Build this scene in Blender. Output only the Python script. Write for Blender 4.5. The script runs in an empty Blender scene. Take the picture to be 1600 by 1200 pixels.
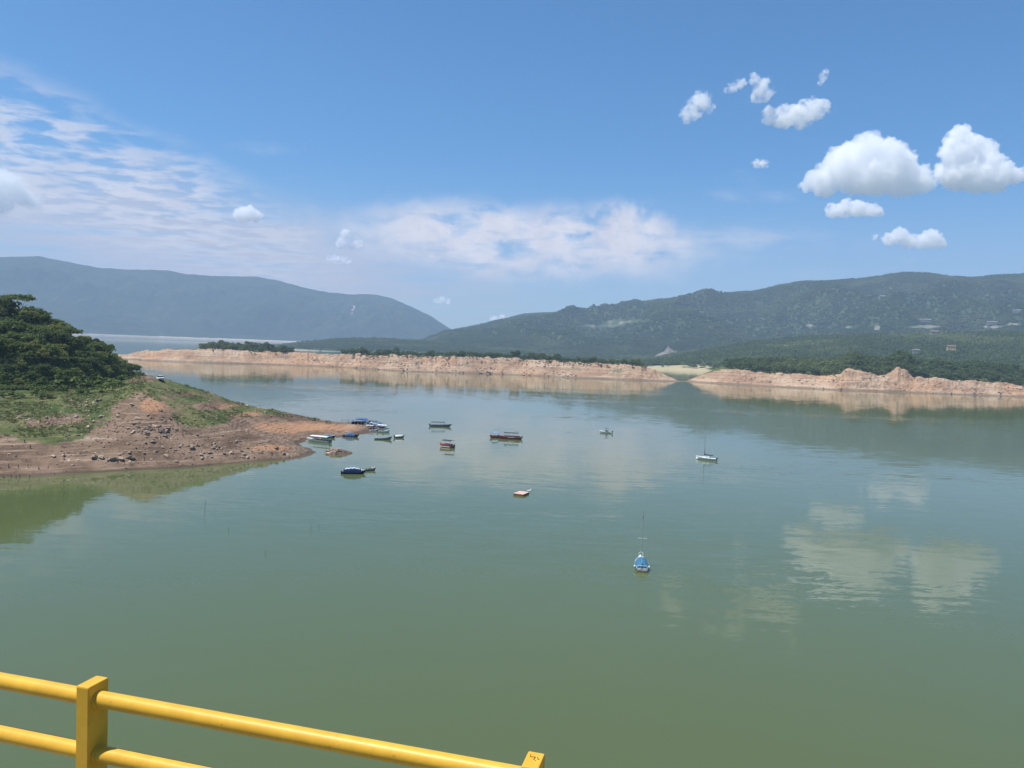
import bpy, math, random
import numpy as np
from mathutils import Matrix, Vector

random.seed(7)
RNG = np.random.default_rng(11)
S = bpy.context.scene
COL = S.collection
R = math.radians

# ------------------------------------------------------------------ camera
CAM_Z = 35.0
PITCH, ROLL, FPX = 2.72, 2.1, 1200.0
cd = bpy.data.cameras.new('camera'); cam = bpy.data.objects.new('camera', cd); COL.objects.link(cam)
cd.sensor_width = 36.0; cd.lens = 27.0; cd.clip_start = 0.1; cd.clip_end = 90000.0
CAMR = Matrix.Rotation(R(90 - PITCH), 3, 'X') @ Matrix.Rotation(R(ROLL), 3, 'Z')
cam.matrix_world = Matrix.Translation((0, 0, CAM_Z)) @ CAMR.to_4x4()
S.camera = cam

# ------------------------------------------------------------------ sun, sky, exposure
SUN_EL, SUN_AZ = 68.0, -105.0           # azimuth from +Y towards +X
sd = bpy.data.lights.new('sun', 'SUN'); sun = bpy.data.objects.new('sun', sd); COL.objects.link(sun)
sd.energy = 5.0; sd.angle = R(0.53); sd.color = (1.0, 0.95, 0.87)
sv = Vector((math.sin(R(SUN_AZ)) * math.cos(R(SUN_EL)), math.cos(R(SUN_AZ)) * math.cos(R(SUN_EL)), math.sin(R(SUN_EL))))
sun.rotation_euler = sv.to_track_quat('Z', 'Y').to_euler()
sun.location = (0, 0, 300)
S.view_settings.view_transform = 'Standard'
S.view_settings.look = 'None'
S.view_settings.exposure = 0.35
S.view_settings.gamma = 1.0
S.view_settings.use_curve_mapping = False
S.render.engine = 'CYCLES'
S.cycles.use_denoising = True
try:
    S.cycles.denoiser = 'OPENIMAGEDENOISE'; S.cycles.denoising_prefilter = 'ACCURATE'
except Exception: pass
S.cycles.max_bounces = 50; S.cycles.volume_bounces = 48; S.cycles.diffuse_bounces = 3
S.cycles.glossy_bounces = 3; S.cycles.transmission_bounces = 4; S.cycles.transparent_max_bounces = 12
S.cycles.caustics_reflective = False; S.cycles.caustics_refractive = False
S.cycles.sample_clamp_indirect = 4.0

SKY_STRENGTH = 0.085
HAZE_DENSITY = 1.12e-4
HAZE_COLOR = (0.53, 0.695, 0.96)

# ------------------------------------------------------------------ picture geometry helpers
def ray(px, py):
    v = CAMR @ Vector(((px - 800) / FPX, -(py - 600) / FPX, -1.0))
    return v
def at(px, py, z=0.0):
    "point of the ray through (px,py) at height z"
    v = ray(px, py); t = (z - CAM_Z) / v.z
    return Vector((v.x * t, v.y * t, z))
def at_d(px, py, d):
    "point of the ray at horizontal distance d"
    v = ray(px, py); t = d / math.hypot(v.x, v.y)
    return Vector((v.x * t, v.y * t, CAM_Z + v.z * t))
def azel(px, py):
    v = ray(px, py); return math.atan2(v.x, v.y), math.atan2(v.z, math.hypot(v.x, v.y))

# ------------------------------------------------------------------ numpy noise
_P = RNG.permutation(256); _P = np.concatenate([_P, _P, _P])
_G = np.array([[math.cos(a), math.sin(a)] for a in np.linspace(0, 2 * np.pi, 16, endpoint=False)])
def pnoise(x, y):
    x = np.asarray(x, float); y = np.asarray(y, float)
    xi = np.floor(x).astype(int); yi = np.floor(y).astype(int)
    xf = x - xi; yf = y - yi; xi &= 255; yi &= 255
    u = xf * xf * xf * (xf * (xf * 6 - 15) + 10); v = yf * yf * yf * (yf * (yf * 6 - 15) + 10)
    def g(ix, iy, dx, dy):
        h = _P[_P[ix] + iy] & 15
        return _G[h, 0] * dx + _G[h, 1] * dy
    a = g(xi, yi, xf, yf); b = g(xi + 1, yi, xf - 1, yf)
    c = g(xi, yi + 1, xf, yf - 1); d = g(xi + 1, yi + 1, xf - 1, yf - 1)
    return (a + u * (b - a)) * (1 - v) + (c + u * (d - c)) * v
def fbm(x, y, o=4, gain=.5):
    s = 0; a = 1.0; f = 1.0
    for i in range(o):
        s = s + a * pnoise(x * f + 17.3 * i, y * f - 9.1 * i); a *= gain; f *= 2.03
    return s
def ridged(x, y, o=4):
    s = 0; a = 1.0; f = 1.0
    for i in range(o):
        s = s + a * (1 - 2.2 * np.abs(pnoise(x * f + 31.7 * i, y * f + 5.9 * i))); a *= .5; f *= 2.07
    return s - .9
def sstep(a, b, x):
    t = np.clip((np.asarray(x, float) - a) / (b - a), 0, 1); return t * t * (3 - 2 * t)

# ------------------------------------------------------------------ object helpers
def tag(o, label=None, cat=None, group=None, kind=None):
    if label: o['label'] = label
    if cat: o['category'] = cat
    if group: o['group'] = group
    if kind: o['kind'] = kind
    return o
def link(name, me, parent=None, loc=None):
    o = bpy.data.objects.new(name, me); COL.objects.link(o)
    if parent is not None: o.parent = parent
    if loc is not None: o.location = loc
    return o
def empty(name, loc, rz=0.0):
    o = bpy.data.objects.new(name, None); COL.objects.link(o)
    o.empty_display_size = .2; o.location = loc; o.rotation_euler = (0, 0, rz); return o
class MB:
    "collects simple shapes, builds ONE mesh"
    def __init__(s): s.v = []; s.f = []; s.sm = []
    def add(s, vs, fs, smooth=False):
        b = len(s.v); s.v += [tuple(p) for p in vs]; s.f += [tuple(i + b for i in f) for f in fs]; s.sm += [smooth] * len(fs)
    def box(s, c, d, rz=0.0):
        x, y, z = d[0] / 2, d[1] / 2, d[2] / 2; ca, sa = math.cos(rz), math.sin(rz)
        vs = []
        for k in (-1, 1):
            for a, b in ((-1, -1), (1, -1), (1, 1), (-1, 1)):
                vs.append((c[0] + ca * a * x - sa * b * y, c[1] + sa * a * x + ca * b * y, c[2] + k * z))
        s.add(vs, [(3, 2, 1, 0), (4, 5, 6, 7), (0, 1, 5, 4), (1, 2, 6, 5), (2, 3, 7, 6), (3, 0, 4, 7)])
    def tube(s, p, q, r, n=8, r2=None, caps=True):
        p = Vector(p); q = Vector(q); r2 = r if r2 is None else r2
        d = (q - p).normalized(); a = d.orthogonal().normalized(); b = d.cross(a)
        vs = [p + (a * math.cos(2 * math.pi * i / n) + b * math.sin(2 * math.pi * i / n)) * r for i in range(n)]
        vs += [q + (a * math.cos(2 * math.pi * i / n) + b * math.sin(2 * math.pi * i / n)) * r2 for i in range(n)]
        s.add(vs, [(i, (i + 1) % n, n + (i + 1) % n, n + i) for i in range(n)], True)
        if caps: s.add(vs, [tuple(range(n - 1, -1, -1)), tuple(range(n, 2 * n))])
    def loft(s, rings, smooth=True, cap=True, closed=True):
        n = len(rings[0]); b = []; fs = []
        for r_ in rings: b += r_
        for k in range(len(rings) - 1):
            for i in range(n if closed else n - 1):
                j = (i + 1) % n
                fs.append((k * n + i, k * n + j, (k + 1) * n + j, (k + 1) * n + i))
        s.add(b, fs, smooth)
        if cap: s.add(b, [tuple(range(n - 1, -1, -1)), tuple(range((len(rings) - 1) * n, len(rings) * n))])
    def ball(s, c, r, n=10, m=6, sc=(1, 1, 1)):
        vs = [(c[0], c[1], c[2] - r * sc[2])]; fs = []
        for j in range(1, m):
            t = -math.pi / 2 + math.pi * j / m
            for i in range(n):
                a = 2 * math.pi * i / n
                vs.append((c[0] + r * sc[0] * math.cos(t) * math.cos(a), c[1] + r * sc[1] * math.cos(t) * math.sin(a), c[2] + r * sc[2] * math.sin(t)))
        vs.append((c[0], c[1], c[2] + r * sc[2])); T = len(vs) - 1
        for i in range(n):
            fs.append((0, 1 + (i + 1) % n, 1 + i)); fs.append((T, T - n + i, T - n + (i + 1) % n))
            for j in range(m - 2):
                a = 1 + j * n + i; b = 1 + j * n + (i + 1) % n
                fs.append((a, b, b + n, a + n))
        s.add(vs, fs, True)
    def mesh(s, name, mat):
        me = bpy.data.meshes.new(name); me.from_pydata(s.v, [], s.f); me.materials.append(mat)
        me.polygons.foreach_set('use_smooth', s.sm); me.update(); return me
    def build(s, name, mat, parent=None, loc=None): return link(name, s.mesh(name, mat), parent, loc)

def np_mesh(name, V, F, mat, smooth=True, attrs=None):
    "numpy verts (N,3), faces (M,k)"
    me = bpy.data.meshes.new(name); V = np.asarray(V, np.float32); F = np.asarray(F, np.int32); k = F.shape[1]
    me.vertices.add(len(V)); me.vertices.foreach_set('co', V.ravel())
    me.loops.add(F.size); me.loops.foreach_set('vertex_index', F.ravel())
    me.polygons.add(len(F)); me.polygons.foreach_set('loop_start', np.arange(0, F.size, k, dtype=np.int32))
    try: me.polygons.foreach_set('loop_total', np.full(len(F), k, np.int32))
    except Exception: pass
    me.polygons.foreach_set('use_smooth', np.full(len(F), smooth))
    for n_, a in (attrs or {}).items():
        at_ = me.attributes.new(n_, 'FLOAT', 'POINT'); at_.data.foreach_set('value', np.asarray(a, np.float32).ravel())
    me.update(calc_edges=True); me.validate(); me.materials.append(mat); return me
def grid_faces(nr, nc):
    i = np.arange(nr * nc).reshape(nr, nc)
    return np.stack([i[:-1, :-1].ravel(), i[:-1, 1:].ravel(), i[1:, 1:].ravel(), i[1:, :-1].ravel()], 1)

# ------------------------------------------------------------------ material helpers
class NT:
    def __init__(s, tree): s.t = tree; s.N = tree.nodes; s.L = tree.links
    def n(s, typ, **kw):
        nd = s.N.new(typ)
        for k, v in kw.items():
            if k in ('ins',): continue
            setattr(nd, k, v)
        for k, v in (kw.get('ins') or {}).items(): s.set(nd.inputs[k], v)
        return nd
    def set(s, sock, v):
        if isinstance(v, bpy.types.NodeSocket): s.L.new(v, sock)
        else:
            try: sock.default_value = v
            except Exception: sock.default_value = tuple(v) + (1.0,)
    def m(s, op, a, b=0.0, c=0.0, clamp=False):
        nd = s.N.new('ShaderNodeMath'); nd.operation = op; nd.use_clamp = clamp
        s.set(nd.inputs[0], a); s.set(nd.inputs[1], b); s.set(nd.inputs[2], c); return nd.outputs[0]
    def vm(s, op, a, b=(0, 0, 0), out=0):
        nd = s.N.new('ShaderNodeVectorMath'); nd.operation = op
        s.set(nd.inputs[0], a); s.set(nd.inputs[1], b); return nd.outputs[out]
    def mix(s, f, a, b, mode='MIX'):
        nd = s.N.new('ShaderNodeMix'); nd.data_type = 'RGBA'; nd.blend_type = mode; nd.clamp_factor = True
        s.set(nd.inputs[0], f)
        for k, v in ((6, a), (7, b)):
            if isinstance(v, bpy.types.NodeSocket): s.L.new(v, nd.inputs[k])
            else: nd.inputs[k].default_value = (v[0], v[1], v[2], 1)
        return nd.outputs[2]
    def noise(s, vec, scale, detail=4, rough=.55, out='Fac', dist=0.0):
        nd = s.N.new('ShaderNodeTexNoise'); s.L.new(vec, nd.inputs['Vector'])
        s.set(nd.inputs['Scale'], scale); nd.inputs['Detail'].default_value = detail
        nd.inputs['Roughness'].default_value = rough; nd.inputs['Distortion'].default_value = dist
        return nd.outputs[out]
    def ramp(s, f, a, b, smooth=True):
        nd = s.N.new('ShaderNodeMapRange'); nd.interpolation_type = 'SMOOTHSTEP' if smooth else 'LINEAR'; nd.clamp = True
        s.set(nd.inputs[0], f); s.set(nd.inputs[1], a); s.set(nd.inputs[2], b); return nd.outputs[0]
    def attr(s, name):
        nd = s.N.new('ShaderNodeAttribute'); nd.attribute_name = name; return nd.outputs['Fac']
    def map(s, vec, sc):
        return s.vm('MULTIPLY', vec, sc)
def new_mat(name, rough=.8):
    m = bpy.data.materials.new(name); m.use_nodes = True; t = NT(m.node_tree)
    p = m.node_tree.nodes['Principled BSDF']; p.inputs['Roughness'].default_value = rough
    try: p.inputs['Specular IOR Level'].default_value = .25
    except Exception: pass
    return m, t, p
def obco(t): return t.N.new('ShaderNodeTexCoord').outputs['Object']
def geopos(t): return t.N.new('ShaderNodeNewGeometry').outputs['Position']
def paint(name, c, rough=.5, var=.12, scale=3.0, spec=.4):
    m, t, p = new_mat(name, rough); co = obco(t)
    n = t.noise(co, scale, 5); n2 = t.noise(co, scale * 7, 3)
    f = t.m('ADD', t.m('MULTIPLY', n, .65), t.m('MULTIPLY', n2, .35))
    dark = [x * (1 - var * 2.2) for x in c]; lite = [min(1, x * (1 + var * .7)) for x in c]
    t.set(p.inputs['Base Color'], t.mix(t.ramp(f, .3, .7), dark, lite)); p.inputs['Specular IOR Level'].default_value = spec
    return m

# ------------------------------------------------------------------ world
def build_world():
    w = bpy.data.worlds.new('World'); S.world = w; w.use_nodes = True; t = NT(w.node_tree)
    bg = w.node_tree.nodes['Background']
    sky = t.N.new('ShaderNodeTexSky'); sky.sky_type = 'NISHITA'; sky.sun_disc = False
    sky.sun_elevation = R(SUN_EL); sky.sun_rotation = R(SUN_AZ % 360)
    sky.altitude = 0.0; sky.air_density = 1.0; sky.dust_density = .4; sky.ozone_density = 5.0
    co = t.N.new('ShaderNodeTexCoord').outputs['Generated']
    sep = t.N.new('ShaderNodeSeparateXYZ'); t.L.new(co, sep.inputs[0]); x, y, z = sep.outputs
    az = t.m('ARCTAN2', x, y); el = t.m('ARCSINE', z)
    zc = t.m('MAXIMUM', t.m('ADD', z, .04), .03)
    comb = t.N.new('ShaderNodeCombineXYZ'); t.set(comb.inputs[0], t.m('DIVIDE', x, zc)); t.set(comb.inputs[1], t.m('DIVIDE', y, zc))
    P = comb.outputs[0]
    aec = t.N.new('ShaderNodeCombineXYZ'); t.set(aec.inputs[0], az); t.set(aec.inputs[1], el); AE = aec.outputs[0]
    big = t.noise(AE, 9.0, 5, .55); wob = t.m('MULTIPLY', t.m('SUBTRACT', big, .5), 1.1)
    def mask(px, py, wpx, hpx, rot=0.0, inner=.25, k=1.0):
        a0, e0 = azel(px, py); da = t.m('SUBTRACT', az, a0); de = t.m('SUBTRACT', el, e0)
        c, s_ = math.cos(R(rot)), math.sin(R(rot))
        u = t.m('ADD', t.m('MULTIPLY', da, c), t.m('MULTIPLY', de, s_)); v = t.m('SUBTRACT', t.m('MULTIPLY', de, c), t.m('MULTIPLY', da, s_))
        u = t.m('DIVIDE', u, wpx / FPX); v = t.m('DIVIDE', v, hpx / FPX)
        d = t.m('SQRT', t.m('ADD', t.m('MULTIPLY', u, u), t.m('MULTIPLY', v, v)))
        return t.m('SUBTRACT', 1.0, t.ramp(t.m('ADD', d, t.m('MULTIPLY', wob, k)), inner, 1.0))
    # rows of altocumulus puffs on the left
    rotn = t.N.new('ShaderNodeVectorRotate'); rotn.rotation_type = 'Z_AXIS'; rotn.inputs['Angle'].default_value = R(20); t.L.new(P, rotn.inputs[0])
    ps = t.map(rotn.outputs[0], (1.0, 1.05, 1.0))
    puffs = t.ramp(t.noise(ps, 4.6, 6, .54, dist=.25), .39, .60)
    m_left = mask(110, 265, 470, 110, -17, .35, .5)
    left = t.m('MULTIPLY', t.m('MULTIPLY', puffs, m_left), .6)
    # broad pale veil low on the left
    veil = t.m('MULTIPLY', mask(330, 405, 900, 150, -4, .1, .35), t.ramp(t.noise(t.map(P, (.5, .9, 1)), 1.6, 6, .6), .08, .60))
    low = t.m('MULTIPLY', t.m('SUBTRACT', 1.0, t.ramp(el, -.02, .24)), .55)
    veil = t.m('MAXIMUM', t.m('MULTIPLY', veil, .95), low)
    # band of stratocumulus in the middle
    tex = t.noise(t.map(AE, (1.0, 2.6, 1.0)), 17.0, 8, .6, dist=.35)
    band = t.m('MULTIPLY', mask(815, 380, 370, 74, -1, .35, .75), t.ramp(tex, .27, .58)); band = t.m('MULTIPLY', band, .95)
    head = t.m('MULTIPLY', mask(985, 362, 120, 52, 0, .2, 1.1), t.ramp(t.noise(AE, 40.0, 7, .55), .40, .58)); head = t.m('MULTIPLY', head, .7)
    tail = t.m('MULTIPLY', mask(1130, 372, 230, 36, -3, .1, .8), t.ramp(t.noise(t.map(AE, (1, 4, 1)), 13.0, 7, .6), .35, .75)); tail = t.m('MULTIPLY', tail, .5)
    # the same thin layers go on, sparser, all round the horizon
    rest = t.m('MULTIPLY', t.ramp(t.noise(t.map(AE, (1, 3.2, 1)), 5.0, 7, .6), .56, .8), t.m('MULTIPLY', t.ramp(el, .0, .1), t.m('SUBTRACT', 1.0, t.ramp(el, .16, .30))))
    rest = t.m('MULTIPLY', rest, .35)
    tot = left
    for q in (band, head, tail, rest): tot = t.m('SUBTRACT', t.m('ADD', tot, q), t.m('MULTIPLY', tot, q))
    tone = t.ramp(t.noise(AE, 22.0, 6, .6), .25, .75)
    ccol = t.mix(tone, (7.6, 7.1, 7.4), (9.6, 9.0, 9.0))
    base = t.mix(veil, t.mix(1.0, sky.outputs[0], (.52, 1.0, 1.26), 'MULTIPLY'), (5.7, 5.35, 5.8))
    t.L.new(t.mix(tot, base, ccol), bg.inputs['Color']); bg.inputs['Strength'].default_value = SKY_STRENGTH
build_world()

# ------------------------------------------------------------------ materials of land
def land_mat(name, a, b, c, s1, s2, bump=0.0, extra=None, rough=.9):
    "green / dry mottled land cover; attribute bare shows soil"
    m, t, p = new_mat(name, rough); pos = geopos(t)
    n1 = t.noise(pos, s1, 6, .6); n2 = t.noise(pos, s2, 4, .6)
    col = t.mix(t.ramp(n1, .32, .68), a, b); col = t.mix(t.m('MULTIPLY', t.ramp(n2, .45, .75), .75), col, c)
    if extra: col = extra(t, pos, col)
    t.set(p.inputs['Base Color'], col); p.inputs['Specular IOR Level'].default_value = .08
    if bump:
        b_ = t.N.new('ShaderNodeBump'); b_.inputs['Strength'].default_value = 1.0; b_.inputs['Distance'].default_value = bump
        t.set(b_.inputs['Height'], n2); t.L.new(b_.outputs[0], p.inputs['Normal'])
    return m
def bare_extra(c1, c2, sc):
    def f(t, pos, col):
        n = t.noise(pos, sc, 5, .6); soil = t.mix(t.ramp(n, .3, .7), c1, c2)
        e = t.m('ADD', t.attr('bare'), t.m('MULTIPLY', t.m('SUBTRACT', n, .5), .9))
        return t.mix(t.ramp(e, .4, .62), col, soil)
    return f
M_leftmt = land_mat('forested_mountain_far', (.018, .031, .018), (.032, .048, .027), (.055, .066, .038), .0022, .012, 6.0, bare_extra((.42, .36, .28), (.5, .44, .36), .01))
M_rightmt = land_mat('forested_mountain', (.036, .064, .027), (.055, .085, .035), (.085, .105, .048), .0045, .02, 5.0, bare_extra((.16, .16, .12), (.23, .21, .17), .012))
M_forest_floor = land_mat('forest_floor', (.022, .040, .014), (.04, .065, .022), (.07, .085, .035), .02, .15, .8, bare_extra((.42, .34, .22), (.34, .31, .16), .012))
M_lowland = land_mat('low_forest_land', (.026, .05, .02), (.045, .075, .03), (.09, .1, .05), .008, .03, 3.0, bare_extra((.40, .33, .25), (.46, .37, .28), .01))

# ------------------------------------------------------------------ far land in polar strips
def interp(pts, xs): 
    p = np.array(pts, float); return np.interp(xs, p[:, 0], p[:, 1])
class Range:
    "a range of hills: columns by direction, rows by distance; z(u,r) can be asked for later"
    def __init__(s, outline, r0, r1, r2, base, shape, amp, nscale, sil=6.0, foot=-3.0, trees=0.0, smoothcol=1):
        s.o = np.array(outline, float); s.r0, s.r1, s.r2 = r0, r1, r2; s.base = base; s.shape = shape; s.amp = amp; s.ns = nscale; s.sil = sil; s.foot = foot; s.trees = trees
        px = np.linspace(s.o[0, 0], s.o[-1, 0], 900); py = np.interp(px, s.o[:, 0], s.o[:, 1])
        k = np.hanning(2 * smoothcol + 1); k /= k.sum()
        if smoothcol > 1: py = np.convolve(np.pad(py, smoothcol, mode='edge'), k, 'valid')
        A = np.array([azel(a, b) for a, b in zip(px, py)])
        o_ = np.argsort(A[:, 0]); s.az = A[o_, 0]; s.elv = A[o_, 1]; s.px = px[o_]
    def r0a(s, az): return s.r0 if not callable(s.r0) else s.r0(np.interp(az, s.az, s.px))
    def r1a(s, az): return s.r1 if not callable(s.r1) else s.r1(np.interp(az, s.az, s.px))
    def z(s, az, r):
        r0 = s.r0a(az); r1 = s.r1a(az)
        top = CAM_Z + np.tan(np.interp(az, s.az, s.elv)) * r1 - s.trees
        q = np.clip((r - r0) / (r1 - r0), 0, 1)
        x = np.sin(az) * r; y = np.cos(az) * r
        zz = s.base + (top - s.base) * np.power(q, s.shape)
        zz = zz + s.amp * ridged(x / s.ns, y / s.ns, 5) * np.sin(np.pi * np.clip(q, 0, 1)) ** .8 * (1 - sstep(.72, .97, q)) * np.clip(top / 300.0, .08, 1.1)
        zz = zz + s.sil * fbm(x / (s.ns * .12), y / (s.ns * .12), 3) * sstep(.05, .3, q)
        back = np.clip((r - r1) / (s.r2 - r1), 0, 1)
        zz = zz * (1 - back ** 1.4) + s.foot * back ** 1.4
        return np.where(r < r0, s.foot + 0 * zz, zz)
    def build(s, name, mat, nc, nr, barefn=None, nb=14):
        az = np.linspace(s.az[0], s.az[-1], nc); q = np.concatenate([[-.012], np.linspace(0, 1, nr) ** 1.0])
        AZ, Q = np.meshgrid(az, q); r0 = np.broadcast_to(s.r0a(AZ), AZ.shape); r1 = np.broadcast_to(s.r1a(AZ), AZ.shape)
        RR = r0 + Q * (r1 - r0)
        AZb, B = np.meshgrid(az, np.linspace(0, 1, nb + 1)[1:]); r1b = np.broadcast_to(s.r1a(AZb), AZb.shape)
        AZ = np.vstack([AZ, AZb]); RR = np.vstack([RR, r1b + B * (s.r2 - r1b)])
        Z = s.z(AZ, RR); V = np.stack([np.sin(AZ) * RR, np.cos(AZ) * RR, Z], -1).reshape(-1, 3)
        PX = np.interp(AZ, s.az, s.px)
        bare = barefn(PX, RR, Z) if barefn else np.zeros_like(Z)
        me = np_mesh(name, V, grid_faces(*AZ.shape), mat, True, {'bare': bare.ravel()})
        return tag(link(name, me), kind='structure')

def blob(PX, PY, cx, cy, w, h): return np.exp(-(((PX - cx) / w) ** 2 + ((PY - cy) / h) ** 2))
def pix_y(PX, RR, Z):
    # approximate picture row of a land point (used once, to put scars of bare earth where they lie)
    return 543 + (PX - 800) * math.tan(R(ROLL)) + (CAM_Z - Z) / (RR * np.cos(np.arctan((PX - 800) / FPX))) * FPX

LEFT_RANGE = Range([(-700, 395), (-300, 408), (-100, 405), (0, 402), (60, 400), (100, 408), (150, 418), (200, 421), (260, 422), (290, 428), (330, 431), (400, 432), (430, 437), (470, 448), (500, 455), (545, 460), (585, 460), (610, 465), (640, 478), (670, 492), (690, 505), (706, 515), (745, 531), (800, 540)],
                   6150, 7000, 7500, 3, .8, 75, 620, 5, smoothcol=5)
LEFT_RANGE.build('mountain_range', M_leftmt, 520, 90,
    lambda PX, RR, Z: .85 * blob(PX + 6 * fbm(RR / 60, PX / 8, 2), pix_y(PX, RR, Z), 551, 484, 2.2, 13))
FOOT = Range([(-700, 470), (-300, 474), (0, 477), (60, 479), (100, 481), (150, 488), (200, 497), (260, 510), (330, 519), (400, 524), (480, 530), (620, 536)],
             5700, 6120, 6300, 21, .9, 25, 300, 4, smoothcol=8)
FOOT.build('foothill', M_leftmt, 360, 50, lambda PX, RR, Z: np.where(Z < 24, 1.2, 0))
RIGHT_RANGE = Range([(600, 541), (660, 531), (700, 517), (740, 510), (780, 500), (820, 491), (870, 488), (893, 480), (920, 483), (950, 480), (975, 473), (992, 468), (1002, 471), (1050, 466), (1085, 458), (1105, 455), (1130, 458), (1180, 455), (1220, 445), (1250, 440), (1310, 438), (1350, 435), (1375, 431), (1410, 426), (1450, 427), (1490, 432), (1520, 434), (1560, 430), (1600, 429), (1700, 424), (1850, 432), (2100, 440)],
                    2900, 4500, 5100, 20, 1.05, 105, 720, 3, smoothcol=2)
def right_bare(PX, RR, Z):
    PY = pix_y(PX, RR, Z); b = 0
    for cx, cy, w, h, k in ((940, 510, 60, 5, .5), (985, 502, 60, 4, .5), (1330, 512, 9, 4, .7), (1270, 510, 14, 6, .45), (1375, 513, 8, 6, .75),
                            (1448, 511, 34, 4, .7), (1480, 490, 40, 5, .35), (1555, 511, 20, 3, .8), (1590, 507, 14, 3, .8), (1300, 470, 30, 8, .25), (1530, 470, 60, 10, .2)):
        b = b + k * blob(PX, PY, cx, cy, w, h)
    return b
RIGHT_RANGE.build('mountain', M_rightmt, 820, 190, right_bare)
LOW = Range([(410, 541), (440, 537), (470, 532.5), (520, 528), (580, 526), (640, 529), (700, 533), (800, 539), (900, 544), (1000, 550), (1060, 554), (1140, 560)],
            lambda p: np.interp(p, [410, 470, 1140], [3000, 2650, 2500]), 3150, 3500, 7, .9, 6, 160, 2.0, trees=8, smoothcol=6)
LOW.build('low_land', M_lowland, 420, 40, lambda PX, RR, Z: np.where((Z < 6.5) & (PX < 600) & (PX > 438), 1.1, 0) + .5 * blob(PX, RR, 850, 2700, 50, 60))
HILL = Range([(960, 566), (1000, 561), (1020, 558), (1050, 552), (1080, 547), (1120, 541), (1180, 531), (1260, 524), (1330, 521), (1430, 519), (1500, 517), (1600, 516), (1750, 512), (2100, 520)],
             1600, 2350, 2750, 4, .85, 16, 240, 3, trees=9, smoothcol=5)
def hill_bare(PX, RR, Z):
    fl = (1 - sstep(1095, 1140, PX)) * (1 - sstep(1690, 1760, RR)) * (.75 + .5 * fbm(PX / 14, RR / 30, 3))
    scree = sstep(1016, 1024, PX) * (1 - sstep(1070, 1088, PX)) * 0
    return 1.0 * fl
HILL.build('wooded_hill', M_forest_floor, 420, 90, hill_bare)

# ------------------------------------------------------------------ the low rocky island and shore across the lake
WL = [(120, 559), (215, 562), (222, 563), (270, 565), (320, 567), (447, 570.5), (530, 573.5), (597, 578), (642, 580.5), (720, 583), (800, 585.5), (911, 591), (1000, 594.5), (1042, 596), (1066, 596.5)]
TOP = [(120, 557), (200, 553), (215, 549), (250, 547), (300, 546), (320, 545), (370, 548), (440, 551), (480, 553), (530, 554), (560, 554), (590, 557), (610, 553), (640, 557), (700, 557), (760, 558), (800, 560), (860, 564), (911, 567), (960, 569.5), (1000, 572), (1020, 579), (1040, 587), (1066, 596)]
WL2 = [(1066, 596), (1100, 598), (1194, 603.5), (1300, 609), (1431, 614), (1600, 620), (1720, 624), (2050, 634)]
TOP2 = [(1066, 596), (1080, 592), (1100, 584), (1130, 577), (1150, 578), (1180, 582), (1230, 584), (1290, 587), (1312, 586), (1322, 578), (1330, 576), (1345, 580), (1372, 589), (1385, 584), (1400, 576), (1413, 580), (1425, 590), (1450, 590), (1475, 592), (1490, 594), (1560, 597), (1585, 601), (1600, 605), (1720, 607), (2050, 614)]
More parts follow.
